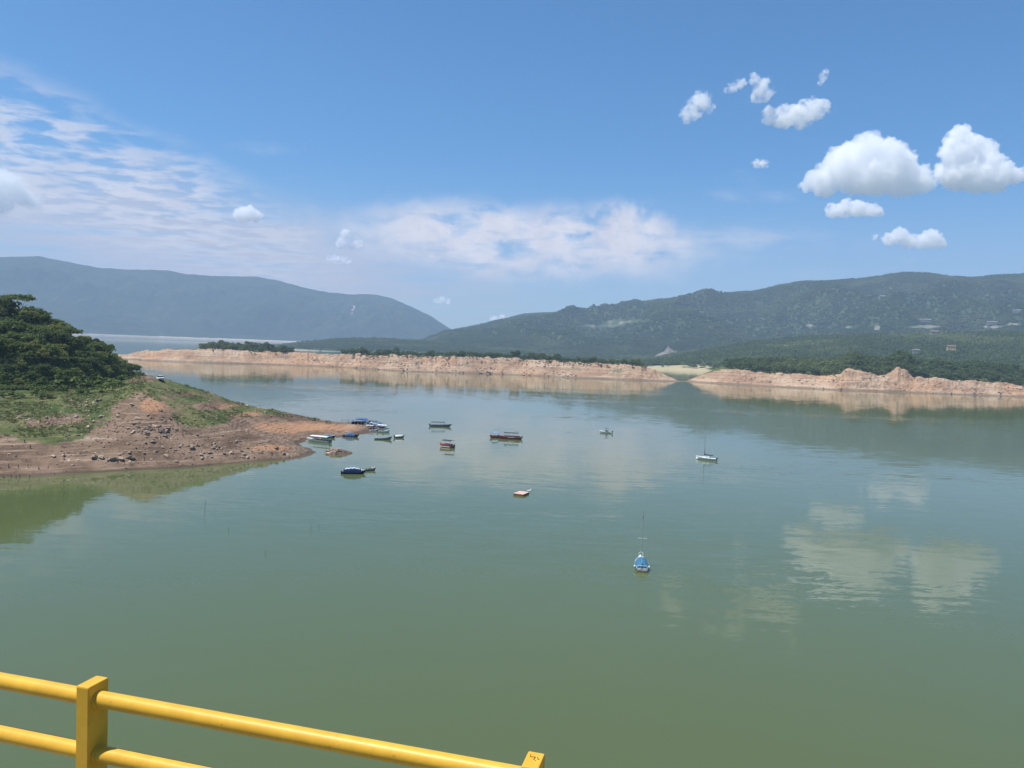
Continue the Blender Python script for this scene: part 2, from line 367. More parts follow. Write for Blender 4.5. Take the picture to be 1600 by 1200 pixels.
class Shore:
    def __init__(s, wl, top, depth, rise, rw=110):
        s.rw = rw
        s.px = np.linspace(wl[0][0], wl[-1][0], 1400); wy = interp(wl, s.px); ty = interp(top, s.px)
        W = np.array([at(a, b)[:] for a, b in zip(s.px, wy)]); s.az = np.arctan2(W[:, 0], W[:, 1]); s.d = np.hypot(W[:, 0], W[:, 1])
        T = np.array([azel(a, b)[1] for a, b in zip(s.px, ty)]); s.tel = T; s.depth = depth; s.rise = rise
    def z(s, az, off):
        d = np.interp(az, s.az, s.d); px = np.interp(az, s.az, s.px)
        cw = 26.0
        top = np.maximum(CAM_Z + np.tan(np.interp(az, s.az, s.tel)) * (d + cw), .1)
        r = d + off; x = np.sin(az) * r; y = np.cos(az) * r
        top = top * (1 + .14 * fbm(px / 17, px * 0 + 1.3, 3))
        q = np.clip(off / cw, 0, 1)
        prof = .10 * sstep(0, .12, q) + .9 * (.55 * q + .45 * sstep(.15, .95, q))
        z = top * prof
        rough = sstep(0.02, .25, q) * (1 - .4 * sstep(.9, 1, q)) * np.clip(top / 12, .2, 1)
        z = z + rough * (2.3 * ridged(x / 26, y / 12, 4) + .8 * ridged(x / 7, y / 5, 3)) * (.5 + .9 * sstep(-.2, .3, fbm(x / 90, y / 90, 2))) * (1 - .55 * sstep(cw, cw + 15, off))
        z = z - rough * 1.2 * np.clip(pnoise(px / 3.3, px * 0 + 3.7) + .5 * pnoise(px / 1.3, off / 30 + 9), 0, 1) * sstep(.2, .6, q) * (1 - sstep(cw, cw + 12, off))
        # wave-cut benches
        st = 1.15; zb = np.floor(z / st) * st + st * sstep(.55, 1, z / st - np.floor(z / st)); z = np.where(z > .3, z * .45 + zb * .55, z)
        rise = s.rise(px) * sstep(cw + 2, cw + s.rw, off)
        D = s.depth(px); back = sstep(D - 55, D, off)
        z = (z + rise) * (1 - back) - 3 * back
        return np.where(off < 0, off * .15, z), px
    def build(s, name, mat, nc, offs):
        az = np.linspace(s.az[0], s.az[-1], nc); AZ, O = np.meshgrid(az, offs)
        D = s.depth(np.interp(AZ, s.az, s.px)); O2 = np.where(O > 60, 60 + (O - 60) / (offs[-1] - 60) * (D + 2 - 60), O)
        Z, PX = s.z(AZ, O2); r = np.interp(AZ, s.az, s.d) + O2
        V = np.stack([np.sin(AZ) * r, np.cos(AZ) * r, Z], -1).reshape(-1, 3)
        green = sstep(27, 36, O2) * .9
        me = np_mesh(name, V, grid_faces(*AZ.shape), mat, True, {'green': green.ravel(), 'px': PX.ravel()})
        return tag(link(name, me), kind='structure')
def cliff_mat():
    m, t, p = new_mat('eroded_rock_and_earth', .92); pos = geopos(t)
    sep = t.N.new('ShaderNodeSeparateXYZ'); t.L.new(pos, sep.inputs[0]); z = sep.outputs[2]
    zw = t.m('ADD', z, t.m('MULTIPLY', t.noise(pos, .03, 4), 3.0))
    bc = t.N.new('ShaderNodeCombineXYZ'); t.set(bc.inputs[2], zw); t.set(bc.inputs[0], t.m('MULTIPLY', sep.outputs[0], .01))
    bands = t.noise(bc.outputs[0], .62, 5, .68)
    n1 = t.noise(pos, .035, 6, .6); n2 = t.noise(pos, .35, 5, .65); n3 = t.noise(pos, .011, 3)
    col = t.mix(t.ramp(n1, .35, .65), (.32, .20, .125), (.45, .325, .22))
    col = t.mix(t.m('MULTIPLY', t.ramp(n3, .5, .62), .6), col, (.46, .26, .14))
    col = t.mix(t.m('MULTIPLY', t.ramp(bands, .52, .66), .7), col, (.54, .43, .33))
    col = t.mix(t.m('MULTIPLY', t.ramp(bands, .47, .36), .6), col, (.20, .135, .10))
    col = t.mix(t.m('MULTIPLY', t.ramp(n2, .52, .68), .65), col, (.16, .115, .09))
    wet = t.m('SUBTRACT', 1.0, t.ramp(t.m('ADD', z, t.m('MULTIPLY', n1, 1.5)), 1.2, 2.6)); col = t.mix(t.m('MULTIPLY', wet, .75), col, (.15, .115, .09))
    gr = t.mix(t.ramp(n2, .35, .65), (.05, .075, .025), (.12, .13, .05))
    gm = t.ramp(t.m('ADD', t.attr('green'), t.m('MULTIPLY', t.m('SUBTRACT', n1, .5), .9)), .45, .7); col = t.mix(gm, col, gr)
    moss = t.m('MULTIPLY', t.m('MULTIPLY', t.ramp(n3, .46, .36), t.ramp(t.noise(pos, .06, 4), .52, .64)), .75); col = t.mix(moss, col, (.16, .16, .08))
    t.set(p.inputs['Base Color'], col); p.inputs['Specular IOR Level'].default_value = .1
    b_ = t.N.new('ShaderNodeBump'); b_.inputs['Strength'].default_value = .9; b_.inputs['Distance'].default_value = .8
    t.set(b_.inputs['Height'], t.m('ADD', n2, t.m('MULTIPLY', bands, .7))); t.L.new(b_.outputs[0], p.inputs['Normal'])
    return m
M_cliff = cliff_mat()
OFFS = np.concatenate([[-8, -2], np.linspace(0, 34, 46), np.linspace(36, 60, 9), np.linspace(72, 200, 14)])
SH1 = Shore(WL, TOP, lambda p: np.interp(p, [120, 215, 300, 470, 560, 1000, 1066], [60, 80, 150, 100, 150, 130, 60]),
            lambda p: np.interp(p, [120, 300, 330, 400, 450, 480, 530, 560, 620, 1000, 1040], [0, 0, 3, 6, 3, -1, 0, 1, 0, 0, 0]), 45)
SH1.build('island', M_cliff, 1250, OFFS)
SH2 = Shore(WL2, TOP2, lambda p: np.interp(p, [1066, 1100, 1150, 1250, 2050], [60, 110, 260, 420, 420]),
            lambda p: np.interp(p, [1066, 1140, 1200, 1300, 1560, 2050], [0, 3, 10, 11, 15, 15]))
SH2.build('far_shore', M_cliff, 1150, OFFS)

# ------------------------------------------------------------------ near peninsula on the left
near_px = [(-260, 752), (0, 746), (60, 744), (100, 741.5), (160, 738), (200, 735), (300, 730), (400, 722), (465, 717), (484, 713), (492, 707), (487, 701), (474, 698), (470, 693), (480, 687), (500, 684), (530, 683.5), (550, 684), (561, 680), (575, 677), (592, 675), (603, 671), (598, 666), (575, 663.5), (540, 660)]
FAR_SIDE = [(500, 332), (430, 330), (345, 355), (285, 385), (238, 425), (205, 460)]   # far bank: picture column, depth
POLY = [tuple(at(a, b)[:2]) for a, b in near_px] + [((a - 800) / FPX * d, d) for a, d in FAR_SIDE] + [(-330, 560), (-700, 700), (-900, 600), (-800, 100), (-330, 60)]
def sdf_poly(x, y, poly):
    x = np.asarray(x, float); y = np.asarray(y, float)
    d = np.full(x.shape, 1e9); ins = np.zeros(x.shape, bool); n = len(poly)
    for i in range(n):
        ax, ay = poly[i]; bx, by = poly[(i + 1) % n]; ex, ey = bx - ax, by - ay
        tt = np.clip(((x - ax) * ex + (y - ay) * ey) / (ex * ex + ey * ey + 1e-9), 0, 1)
        d = np.minimum(d, np.hypot(x - ax - tt * ex, y - ay - tt * ey))
        c = ((ay > y) != (by > y)) & (x < (bx - ax) * (y - ay) / (by - ay + 1e-12) + ax); ins ^= c
    return np.where(ins, d, -d)
HILL_D0 = [(-300, 285), (0, 294), (70, 293), (100, 295), (150, 313), (185, 349), (215, 378), (232, 402)]
HILL_D1 = [(-300, 360), (0, 360), (70, 351), (100, 353), (150, 353), (180, 372), (200, 388), (215, 396), (232, 410)]
HILL_A = [(-300, 30), (-100, 27), (0, 23.5), (45, 22.5), (70, 19), (100, 16.5), (130, 12.5), (150, 11), (180, 9.5), (200, 7.5), (215, 3.5), (230, 0)]
CREST = [(140, 1.0), (180, 1.15), (200, 1.29), (215, 1.39), (232, 1.44), (250, 1.42), (270, 1.36), (290, 1.30), (310, 1.27), (330, 1.2), (350, 1.1), (370, 1.0), (390, .94), (430, .84), (470, .55), (510, .43), (540, .3), (610, .2)]
def pen_z(x, y):
    x = np.asarray(x, float); y = np.asarray(y, float)
    ds = sdf_poly(x, y, POLY) + 1.6 * fbm(x / 9, y / 9, 3)
    px = x / np.maximum(y, 30) * FPX + 800; d = np.hypot(x, y)
    h = 22 * (1 - np.exp(-np.maximum(ds, 0) / 60))
    d0 = interp(HILL_D0, px); d1 = interp(HILL_D1, px); A = interp(HILL_A, px)
    h = h * interp(CREST, px)
    h = h + A * np.power(np.clip((d - d0) / (d1 - d0), 0, 1), .75) * sstep(5, 60, ds) * (1 - sstep(420, 560, d))
    h = h + sstep(3, 30, ds) * (.8 * fbm(x / 26, y / 26, 4) + .25 * ridged(x / 6, y / 6, 3))
    st = .55; k = h / st - np.floor(h / st); hb = (np.floor(h / st) + sstep(.5, 1, k)) * st
    w = .8 * (1 - sstep(13, 18, h)); h = h * (1 - w) + hb * w
    h = h + .12 * fbm(x / 1.7, y / 1.7, 2) * sstep(.5, 3, ds)
    return np.where(ds < 0, np.maximum(ds * .22, -2.2), h), ds, px
def pen_py(px, d, z): return 543 + (px - 800) * math.tan(R(ROLL)) + (CAM_Z - z) / (d * np.cos(np.arctan((px - 800) / FPX))) * FPX
def px_at(px, py):
    "ground point of the peninsula seen at picture place (px,py): march along the sight line"
    v = ray(px, py); v = v / math.hypot(v.x, v.y); d = np.linspace(150, 700, 900); z = pen_z(v.x * d, v.y * d)[0]; ok = np.nonzero((CAM_Z + v.z * d) <= z)[0]
    if len(ok) == 0: return None
    i = ok[0]; return Vector((v.x * d[i], v.y * d[i], z[i]))
def build_peninsula():
    # grid of directions x distances: fine where near
    pxs = np.linspace(-330, 625, 640); ds_ = np.geomspace(165, 660, 600)
    PX, D = np.meshgrid(pxs, ds_); a = np.arctan((PX - 800) / FPX); X = np.sin(a) * D; Y = np.cos(a) * D
    Z, dsh, px = pen_z(X, Y); PY = pen_py(px, D, Z)
    # zones of cover
    n = fbm(X / 18, Y / 18, 4); n2 = fbm(X / 5, Y / 5, 3)
    g = np.zeros_like(Z)
    up = PY < interp([(-300, 690), (0, 690), (140, 683), (150, 650), (215, 622), (262, 640), (280, 668), (340, 672), (370, 652), (400, 646), (470, 655), (520, 655)], px)
    thr = interp([(-300, 688), (0, 688), (130, 682), (150, 655), (215, 622), (262, 640), (290, 664), (340, 668), (375, 652), (400, 646), (470, 655), (520, 655)], px)
    g = sstep(-14, 12, thr - PY + 20 * n + 8 * n2)
    g = g * (1 - .95 * blob(px, PY, 232, 640, 32, 18)) * (1 - .9 * blob(px, PY, 330, 634, 34, 7)) * (1 - .8 * blob(px, PY, 110, 655, 40, 10)) * (1 - .8 * blob(px, PY, 60, 664, 30, 8))
    g = g * (1 - .75 * blob(px, PY, 225, 592, 28, 7)) * (1 - .5 * blob(px, PY, 285, 617, 25, 5)) * (1 - sstep(410, 500, px)) * (1 - .45 * sstep(225, 260, px) * sstep(-.1, .25, n)) * sstep(1.2, 2.8, dsh / 4)
    orange = blob(px, PY, 375, 642, 45, 13) + blob(px, PY, 455, 668, 70, 10) + .8 * blob(px, PY, 430, 700, 45, 7) + .9 * blob(px, PY, 240, 633, 28, 15) + .5 * blob(px, PY, 540, 668, 50, 6)
    pale = .6 * blob(px, PY, 270, 600, 60, 8) + .7 * blob(px, PY, 120, 686, 70, 7) + .5 * blob(px, PY, 90, 645, 60, 8)
    me = np_mesh('shore_ground', np.stack([X, Y, Z], -1).reshape(-1, 3), grid_faces(*X.shape), pen_mat(), True,
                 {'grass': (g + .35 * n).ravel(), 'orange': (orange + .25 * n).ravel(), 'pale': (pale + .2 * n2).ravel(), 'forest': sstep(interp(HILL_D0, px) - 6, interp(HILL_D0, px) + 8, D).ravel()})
    tag(link('shore_ground', me), kind='structure')
def pen_mat():
    m, t, p = new_mat('muddy_shore', .95); pos = geopos(t)
    sep = t.N.new('ShaderNodeSeparateXYZ'); t.L.new(pos, sep.inputs[0]); z = sep.outputs[2]
    n1 = t.noise(pos, .12, 6, .65); n2 = t.noise(pos, 1.1, 5, .65); n3 = t.noise(pos, .4, 4, .6)
    cb = t.N.new('ShaderNodeCombineXYZ'); t.set(cb.inputs[2], t.m('MULTIPLY', z, 1.0)); t.set(cb.inputs[0], t.m('MULTIPLY', sep.outputs[0], .03)); t.set(cb.inputs[1], t.m('MULTIPLY', sep.outputs[1], .02))
    lines = t.noise(cb.outputs[0], 1.9, 5, .72)
    col = t.mix(t.ramp(n1, .34, .66), (.110, .073, .049), (.225, .155, .107))
    col = t.mix(t.m('MULTIPLY', t.ramp(lines, .52, .64), .7), col, (.31, .235, .17))
    col = t.mix(t.m('MULTIPLY', t.ramp(lines, .46, .34), .5), col, (.07, .052, .04))
    o = t.ramp(t.m('ADD', t.attr('orange'), t.m('MULTIPLY', t.m('SUBTRACT', n3, .5), .8)), .3, .8)
    col = t.mix(t.m('MULTIPLY', o, .85), col, t.mix(t.ramp(n2, .3, .7), (.30, .15, .08), (.42, .25, .15)))
    pl = t.ramp(t.m('ADD', t.attr('pale'), t.m('MULTIPLY', t.m('SUBTRACT', n2, .5), .9)), .35, .75)
    col = t.mix(t.m('MULTIPLY', pl, .7), col, (.36, .29, .22))
    col = t.mix(t.m('MULTIPLY', t.ramp(n2, .6, .75), .5), col, (.40, .33, .26))
    gcol = t.mix(t.ramp(n1, .35, .65), (.052, .080, .024), (.115, .122, .048)); gcol = t.mix(t.m('MULTIPLY', t.ramp(n3, .5, .7), .6), gcol, (.20, .18, .085))
    gm = t.ramp(t.m('ADD', t.attr('grass'), t.m('ADD', t.m('MULTIPLY', t.m('SUBTRACT', n3, .5), 1.1), t.m('MULTIPLY', t.m('SUBTRACT', lines, .5), 1.0))), .38, .68)
    col = t.mix(gm, col, gcol)
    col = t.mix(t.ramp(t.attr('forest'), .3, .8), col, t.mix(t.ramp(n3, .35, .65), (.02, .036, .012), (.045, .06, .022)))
    wet = t.m('SUBTRACT', 1.0, t.ramp(t.m('ADD', z, t.m('MULTIPLY', n3, .6)), .45, 1.0)); col = t.mix(t.m('MULTIPLY', wet, .8), col, (.075, .055, .042))
    t.set(p.inputs['Base Color'], col); p.inputs['Specular IOR Level'].default_value = .1
    b_ = t.N.new('ShaderNodeBump'); b_.inputs['Strength'].default_value = .8; b_.inputs['Distance'].default_value = .25
    t.set(b_.inputs['Height'], t.m('ADD', n2, lines)); t.L.new(b_.outputs[0], p.inputs['Normal'])
    return m
build_peninsula()

# ------------------------------------------------------------------ water
def build_water():
    m, t, p = new_mat('lake_water', .05); pos = geopos(t)
    p.inputs['IOR'].default_value = 1.333; p.inputs['Specular IOR Level'].default_value = .5
    big = t.noise(pos, .004, 4, .55); patch = t.noise(t.map(pos, (.35, 1, 1)), .012, 5, .6)
    col = t.mix(t.ramp(big, .3, .7), (.078, .104, .041), (.090, .114, .044))
    t.set(p.inputs['Base Color'], col)
    w1 = t.noise(t.map(pos, (.13, .50, 1)), 1.0, 3, .5, out='Color'); w2 = t.noise(t.map(pos, (.5, 1.3, 1)), 1.6, 2, .5, out='Color')
    v = t.vm('ADD', t.vm('MULTIPLY', t.vm('SUBTRACT', w1, (.5, .5, .5)), (.05, .10, 0)), t.vm('MULTIPLY', t.vm('SUBTRACT', w2, (.5, .5, .5)), (.045, .075, 0)))
    amp = t.m('ADD', .24, t.m('MULTIPLY', t.ramp(patch, .44, .72), 1.25))
    sc = t.N.new('ShaderNodeVectorMath'); sc.operation = 'SCALE'; t.L.new(v, sc.inputs[0]); t.set(sc.inputs['Scale'], amp)
    nrm = t.vm('NORMALIZE', t.vm('ADD', sc.outputs[0], (0, 0, 1))); t.L.new(nrm, p.inputs['Normal'])
    V = [(-7500, 3.0, 0), (5500, 3.0, 0), (5500, 7560, 0), (-7500, 7560, 0)]
    me = bpy.data.meshes.new('water'); me.from_pydata(V, [], [(0, 1, 2, 3)]); me.materials.append(m)
    tag(link('water', me), kind='structure')
build_water()

# ------------------------------------------------------------------ haze
def build_haze():
    m = bpy.data.materials.new('haze'); m.use_nodes = True; N = m.node_tree.nodes; N.clear()
    o = N.new('ShaderNodeOutputMaterial'); v = N.new('ShaderNodeVolumePrincipled')
    v.inputs['Color'].default_value = HAZE_COLOR + (1,); v.inputs['Density'].default_value = HAZE_DENSITY; v.inputs['Anisotropy'].default_value = .1
    m.node_tree.links.new(v.outputs[0], o.inputs['Volume'])
    b = MB(); b.box((-1000, 3780, 398.0), (13200, 7680, 804.0)); h = b.build('haze', m); tag(h, kind='stuff')
build_haze()

# ------------------------------------------------------------------ clouds
def cloud_mat(dens, size, torn):
    m = bpy.data.materials.new('cloud_vapour'); m.use_nodes = True; t = NT(m.node_tree); N = t.N; N.clear()
    o = N.new('ShaderNodeOutputMaterial'); v = N.new('ShaderNodeVolumePrincipled'); pos = geopos(t)
    n = t.noise(pos, (2.2 - 1.3 * torn) / size, 5 - 2 * torn, .58 - .1 * torn)
    t.set(v.inputs['Density'], t.m('MULTIPLY', t.ramp(n, .30 + .08 * torn, .50 + .22 * torn), dens * (1.3 + 1.3 * torn)))
    v.inputs['Color'].default_value = (1, 1, 1, 1); v.inputs['Anisotropy'].default_value = .0
    t.L.new(v.outputs[0], o.inputs['Volume']); m.cycles.volume_step_rate = .4; return m
TEXC = bpy.data.textures.new('billow', 'CLOUDS'); TEXC.noise_scale = 1.0; TEXC.noise_depth = 4
def cloud(label, lobes, dist, optical=5.0, flat=None, rough=.5):
    optical *= .42; torn = min(1.0, max(0.0, (1.6 - optical) / 1.1))
    "lobes (px, py, radius px) of a cumulus standing at distance dist"
    k = dist / FPX; rnd = random.Random(int(lobes[0][0] * 7 + lobes[0][1]))
    c = at_d(sum(l[0] for l in lobes) / len(lobes), sum(l[1] for l in lobes) / len(lobes), dist)
    d = Vector((c.x, c.y, 0)).normalized(); rmax = max(l[2] for l in lobes) * k
    b = MB(); zmin = at_d(lobes[0][0], flat, dist).z - c.z if flat else -1e9
    def put(q, r): b.ball(q, r, 14, 9, (1, 1, .92))
    for (px, py, r) in lobes:
        q = at_d(px, py, dist) - c; rr = r * k
        rr *= 1 + .25 * torn; put(q + d * rnd.uniform(-.5, .5) * rr, rr)
        for j in range(18):
            a = rnd.uniform(0, 6.28); e = rnd.uniform(-.25, 1.3); s_ = rnd.uniform(.16, .42)
            o = Vector((math.cos(a) * math.cos(e), math.sin(a) * math.cos(e), math.sin(e)))
            put(q + o * rr * rnd.uniform(.75, 1.02), rr * s_)
    b.v = [(x, y, max(z, zmin + (z - zmin) * .18)) for x, y, z in b.v]
    o = b.build('cloud', cloud_mat(optical / rmax, rmax, torn), None, c)
    md = o.modifiers.new('remesh', 'REMESH'); md.mode = 'VOXEL'; md.voxel_size = max(rmax / 30, 1.0)
    for sc_, st in ((.7, .36), (.34, .32), (.15, .16), (.07, .04)):
        tx = bpy.data.textures.new('billow', 'CLOUDS'); tx.noise_scale = rmax * sc_; tx.noise_depth = 2; tx.noise_type = 'HARD_NOISE' if sc_ < .5 else 'SOFT_NOISE'
        dm = o.modifiers.new('billow', 'DISPLACE'); dm.texture = tx; dm.strength = rmax * st * rough * 2; dm.mid_level = .5 if sc_ > .5 else .3; dm.texture_coords = 'LOCAL'
    md = o.modifiers.new('clean', 'REMESH'); md.mode = 'VOXEL'; md.voxel_size = max(rmax / 45, 1.0)
    tag(o, label, 'cloud', 'cumulus clouds in the blue sky'); return o
cloud('largest puffy white cumulus cloud above the right hand ridge',
      [(1290, 284, 24), (1318, 264, 29), (1342, 248, 27), (1360, 232, 20), (1386, 240, 20), (1372, 268, 36), (1404, 264, 26), (1430, 284, 20), (1450, 289, 11), (1340, 288, 22), (1264, 290, 10), (1404, 288, 20)], 6500, 5.5, 308)
cloud('tall pointed cumulus cloud against the right frame edge', [(1500, 220, 17), (1485, 238, 15), (1510, 242, 24), (1530, 252, 24), (1498, 270, 24), (1540, 275, 24), (1565, 275, 19), (1584, 276, 12), (1525, 288, 16), (1558, 290, 12)], 6500, 5.5, 305)
cloud('flat little cloud just under the largest cumulus', [(1302, 330, 10), (1320, 327, 12), (1340, 327, 12), (1358, 330, 10), (1372, 332, 7)], 7300, 2.6, 340, .4)
cloud('long low two humped cloud nearest above the right ridge', [(1390, 374, 9), (1405, 370, 11), (1420, 378, 10), (1440, 379, 10), (1455, 375, 12), (1468, 381, 8), (1367, 371, 4)], 8200, 3.0, 390, .4)
cloud('wide cloud tilting up to the right, upper right sky', [(1204, 182, 12), (1222, 185, 14), (1240, 183, 15), (1258, 178, 16), (1275, 171, 14), (1286, 169, 9), (1250, 195, 8)], 5200, 2.2, None, .45)
cloud('thin torn cloud, topmost of the upper right group', [(1180, 126, 7), (1188, 134, 10), (1194, 146, 11), (1184, 152, 9), (1158, 130, 6), (1145, 137, 6), (1135, 141, 4)], 5200, 1.3, None, .6)
cloud('small ragged cloud, leftmost of the upper right group', [(1095, 158, 12), (1088, 168, 12), (1080, 178, 11), (1102, 168, 10), (1074, 188, 6)], 5200, 1.3, None, .6)
cloud('faint tiny cloud left of the largest cumulus', [(1184, 257, 6), (1192, 257, 6), (1198, 257, 4)], 6500, 1.1, None, .5)
cloud('faint upright wisp of cloud high at the right', [(1290, 113, 4), (1287, 121, 5), (1283, 129, 4)], 5200, .7, None, .6)
cloud('bright cumulus cut off by the left frame edge', [(-30, 302, 26), (5, 293, 19), (20, 298, 17), (35, 308, 13), (50, 316, 10), (62, 321, 6), (-5, 315, 18)], 8000, 3.2, None, .5)
cloud('small bright round cloud above the left mountain range', [(378, 337, 11), (388, 335, 12), (398, 338, 10)], 9000, 3.5, 350, .5)
cloud('tiny upright cloud at the left end of the cloud band', [(540, 366, 7), (538, 374, 7), (534, 380, 8), (548, 382, 7), (560, 384, 6)], 10000, 1.6, None, .5)
cloud('thin small flat cloud above the slope of the left mountains', [(515, 406, 5), (525, 407, 6), (537, 409, 6), (545, 410, 4)], 12000, 1.6, 412, .4)
cloud('lowest small cloud, over the notch between the mountains', [(681, 471, 4), (690, 470, 5.5), (699, 472, 5)], 20000, 1.6, 475, .4)
cloud('small cloud peeping over the low end of the right ridge', [(772, 500, 6), (785, 498, 6), (795, 501, 5)], 20000, 1.6, None, .4)

# ------------------------------------------------------------------ trees
def leaf_mat(name, a, b, c, big=False):
    m, t, p = new_mat(name, .7); oi = t.N.new('ShaderNodeObjectInfo'); rnd = oi.outputs['Random']; pos = geopos(t)
    n = t.noise(pos, .22, 3); n2 = t.noise(pos, 1.3, 2); nb = t.noise(pos, .0055, 4, .6)
    col = t.mix(rnd, a, b); col = t.mix(t.m('MULTIPLY', t.ramp(n, .48, .72), .6), col, c)
    col = t.mix(t.m('MULTIPLY', t.ramp(n2, .45, .75), .35), col, [x * 1.9 for x in b])
    if big: col = t.mix(.5, col, b); col = t.mix(t.m('MULTIPLY', t.ramp(nb, .48, .66), .8), col, [x * 1.4 for x in c]); col = t.mix(t.m('MULTIPLY', t.ramp(nb, .46, .30), .5), col, [x * .7 for x in a])
    t.set(p.inputs['Base Color'], col); p.inputs['Specular IOR Level'].default_value = .12
    tr = t.N.new('ShaderNodeBsdfTranslucent'); t.set(tr.inputs['Color'], t.mix(.5, col, c))
    mx = t.N.new('ShaderNodeMixShader'); mx.inputs[0].default_value = .32
    out = m.node_tree.nodes['Material Output']; t.L.new(p.outputs[0], mx.inputs[1]); t.L.new(tr.outputs[0], mx.inputs[2]); t.L.new(mx.outputs[0], out.inputs['Surface'])
    return m
M_leaf = leaf_mat('leaves', (.085, .130, .034), (.120, .165, .045), (.17, .20, .06))
M_leaf2 = leaf_mat('dark_leaves', (.05, .085, .028), (.078, .115, .036), (.11, .14, .045))
M_leaf3 = leaf_mat('yellowish_leaves', (.16, .18, .045), (.19, .20, .06), (.22, .22, .08))
M_leaf_far = leaf_mat('leaves_across_lake', (.058, .100, .034), (.105, .148, .05), (.15, .175, .065), True)
M_bark = paint('bark', (.11, .09, .07), .9, .3, 2.0, .1)
def crown_mesh(name, seed, rad, hgt, z0, nclump, nleaf, size, mat, flat=1.0):
    r = np.random.default_rng(seed); C = []
    for k in range(nclump):
        a = r.uniform(0, 2 * np.pi); e = np.arcsin(r.uniform(-.45, 1)); q = r.uniform(.55, 1.0)
        C.append((math.cos(a) * math.cos(e) * rad * q * r.uniform(.8, 1.15), math.sin(a) * math.cos(e) * rad * q * r.uniform(.8, 1.15), z0 + hgt * .5 + math.sin(e) * hgt * .5 * q * flat, rad * r.uniform(.22, .42)))
    V = []; 
    for cx, cy, cz, cr in C:
        d = r.normal(size=(nleaf, 3)); d /= np.linalg.norm(d, axis=1)[:, None]; d[:, 2] = np.abs(d[:, 2]) * .9 - .25
        P = np.array([cx, cy, cz]) + d * (cr * r.uniform(.7, 1.08, (nleaf, 1))) * np.array([1, 1, .75])
        nrm = d + r.normal(size=(nleaf, 3)) * .55; nrm[:, 2] += .35; nrm /= np.linalg.norm(nrm, axis=1)[:, None]
        t1 = np.cross(nrm, r.normal(size=(nleaf, 3))); t1 /= np.linalg.norm(t1, axis=1)[:, None]; t2 = np.cross(nrm, t1)
        s1 = size * r.uniform(.6, 1.3, (nleaf, 1)); s2 = s1 * r.uniform(.45, .8, (nleaf, 1))
        V.append(np.stack([P - t1 * s1, P - t2 * s2, P + t1 * s1, P + t2 * s2], 1).reshape(-1, 3))
    V = np.vstack(V); F = np.arange(len(V)).reshape(-1, 4)
    return np_mesh(name, V, F, mat, False)
def trunk_mesh(name, seed, h, r0):
    b = MB(); rn = random.Random(seed); p = Vector((0, 0, -1.0)); q = Vector((rn.uniform(-.3, .3), rn.uniform(-.3, .3), h * .55)); b.tube(p, q, r0, 7, r0 * .65, False)
    for k in range(5):
        a = k * 1.256 + rn.uniform(-.4, .4); e = Vector((math.cos(a) * h * .3, math.sin(a) * h * .3, h * rn.uniform(.75, .95)))
        b.tube(q - Vector((0, 0, rn.uniform(0, h * .15))), e, r0 * .45, 5, r0 * .12, False)
    return b.mesh(name, M_bark)
NEAR = [(crown_mesh('crown', 50 + i, rad, hg, z0, nc, 34, sz, M_leaf, fl), trunk_mesh('trunk', i, z0 + hg * .6, .2)) for i, (rad, hg, z0, nc, sz, fl) in enumerate([
    (3.6, 5.4, 2.6, 36, .36, 1), (4.4, 4.4, 4.2, 36, .38, .8), (3.0, 6.8, 2.2, 34, .34, 1.1), (5.0, 5.2, 3.4, 42, .40, .9), (2.8, 4.4, 1.6, 26, .34, 1), (4.0, 3.4, 5.6, 26, .38, .7)])]
def tint(kd, mat):
    me = kd[0].copy(); me.materials.clear(); me.materials.append(mat); return (me, kd[1])
NEART = {'green': NEAR, 'dark green': [tint(k, M_leaf2) for k in NEAR], 'yellowish green': [tint(k, M_leaf3) for k in NEAR]}
SHAPE = ['round crowned', 'broad domed', 'tall narrow', 'wide spreading', 'small bushy', 'flat topped']
FARK = [(crown_mesh('crown', 80 + i, rad, hg, z0, nc, 16, sz, M_leaf_far, 1), trunk_mesh('trunk', 20 + i, z0 + hg * .6, .22)) for i, (rad, hg, z0, nc, sz) in enumerate([
    (3.6, 6.0, 1.2, 22, .6), (4.6, 5.4, 1.6, 26, .65), (2.6, 8.0, 1.0, 22, .55), (3.2, 4.6, .6, 18, .6), (2.0, 9.5, 1.5, 20, .5)])]
def tree(kind, loc, sc, rz, label, group, name='tree', squash=1.0):
    e = empty(name, loc, rz); e.scale = (sc, sc, sc * squash); link('trunk', kind[1], e); link('crown', kind[0], e)
    tag(e, label, 'tree', group); return e

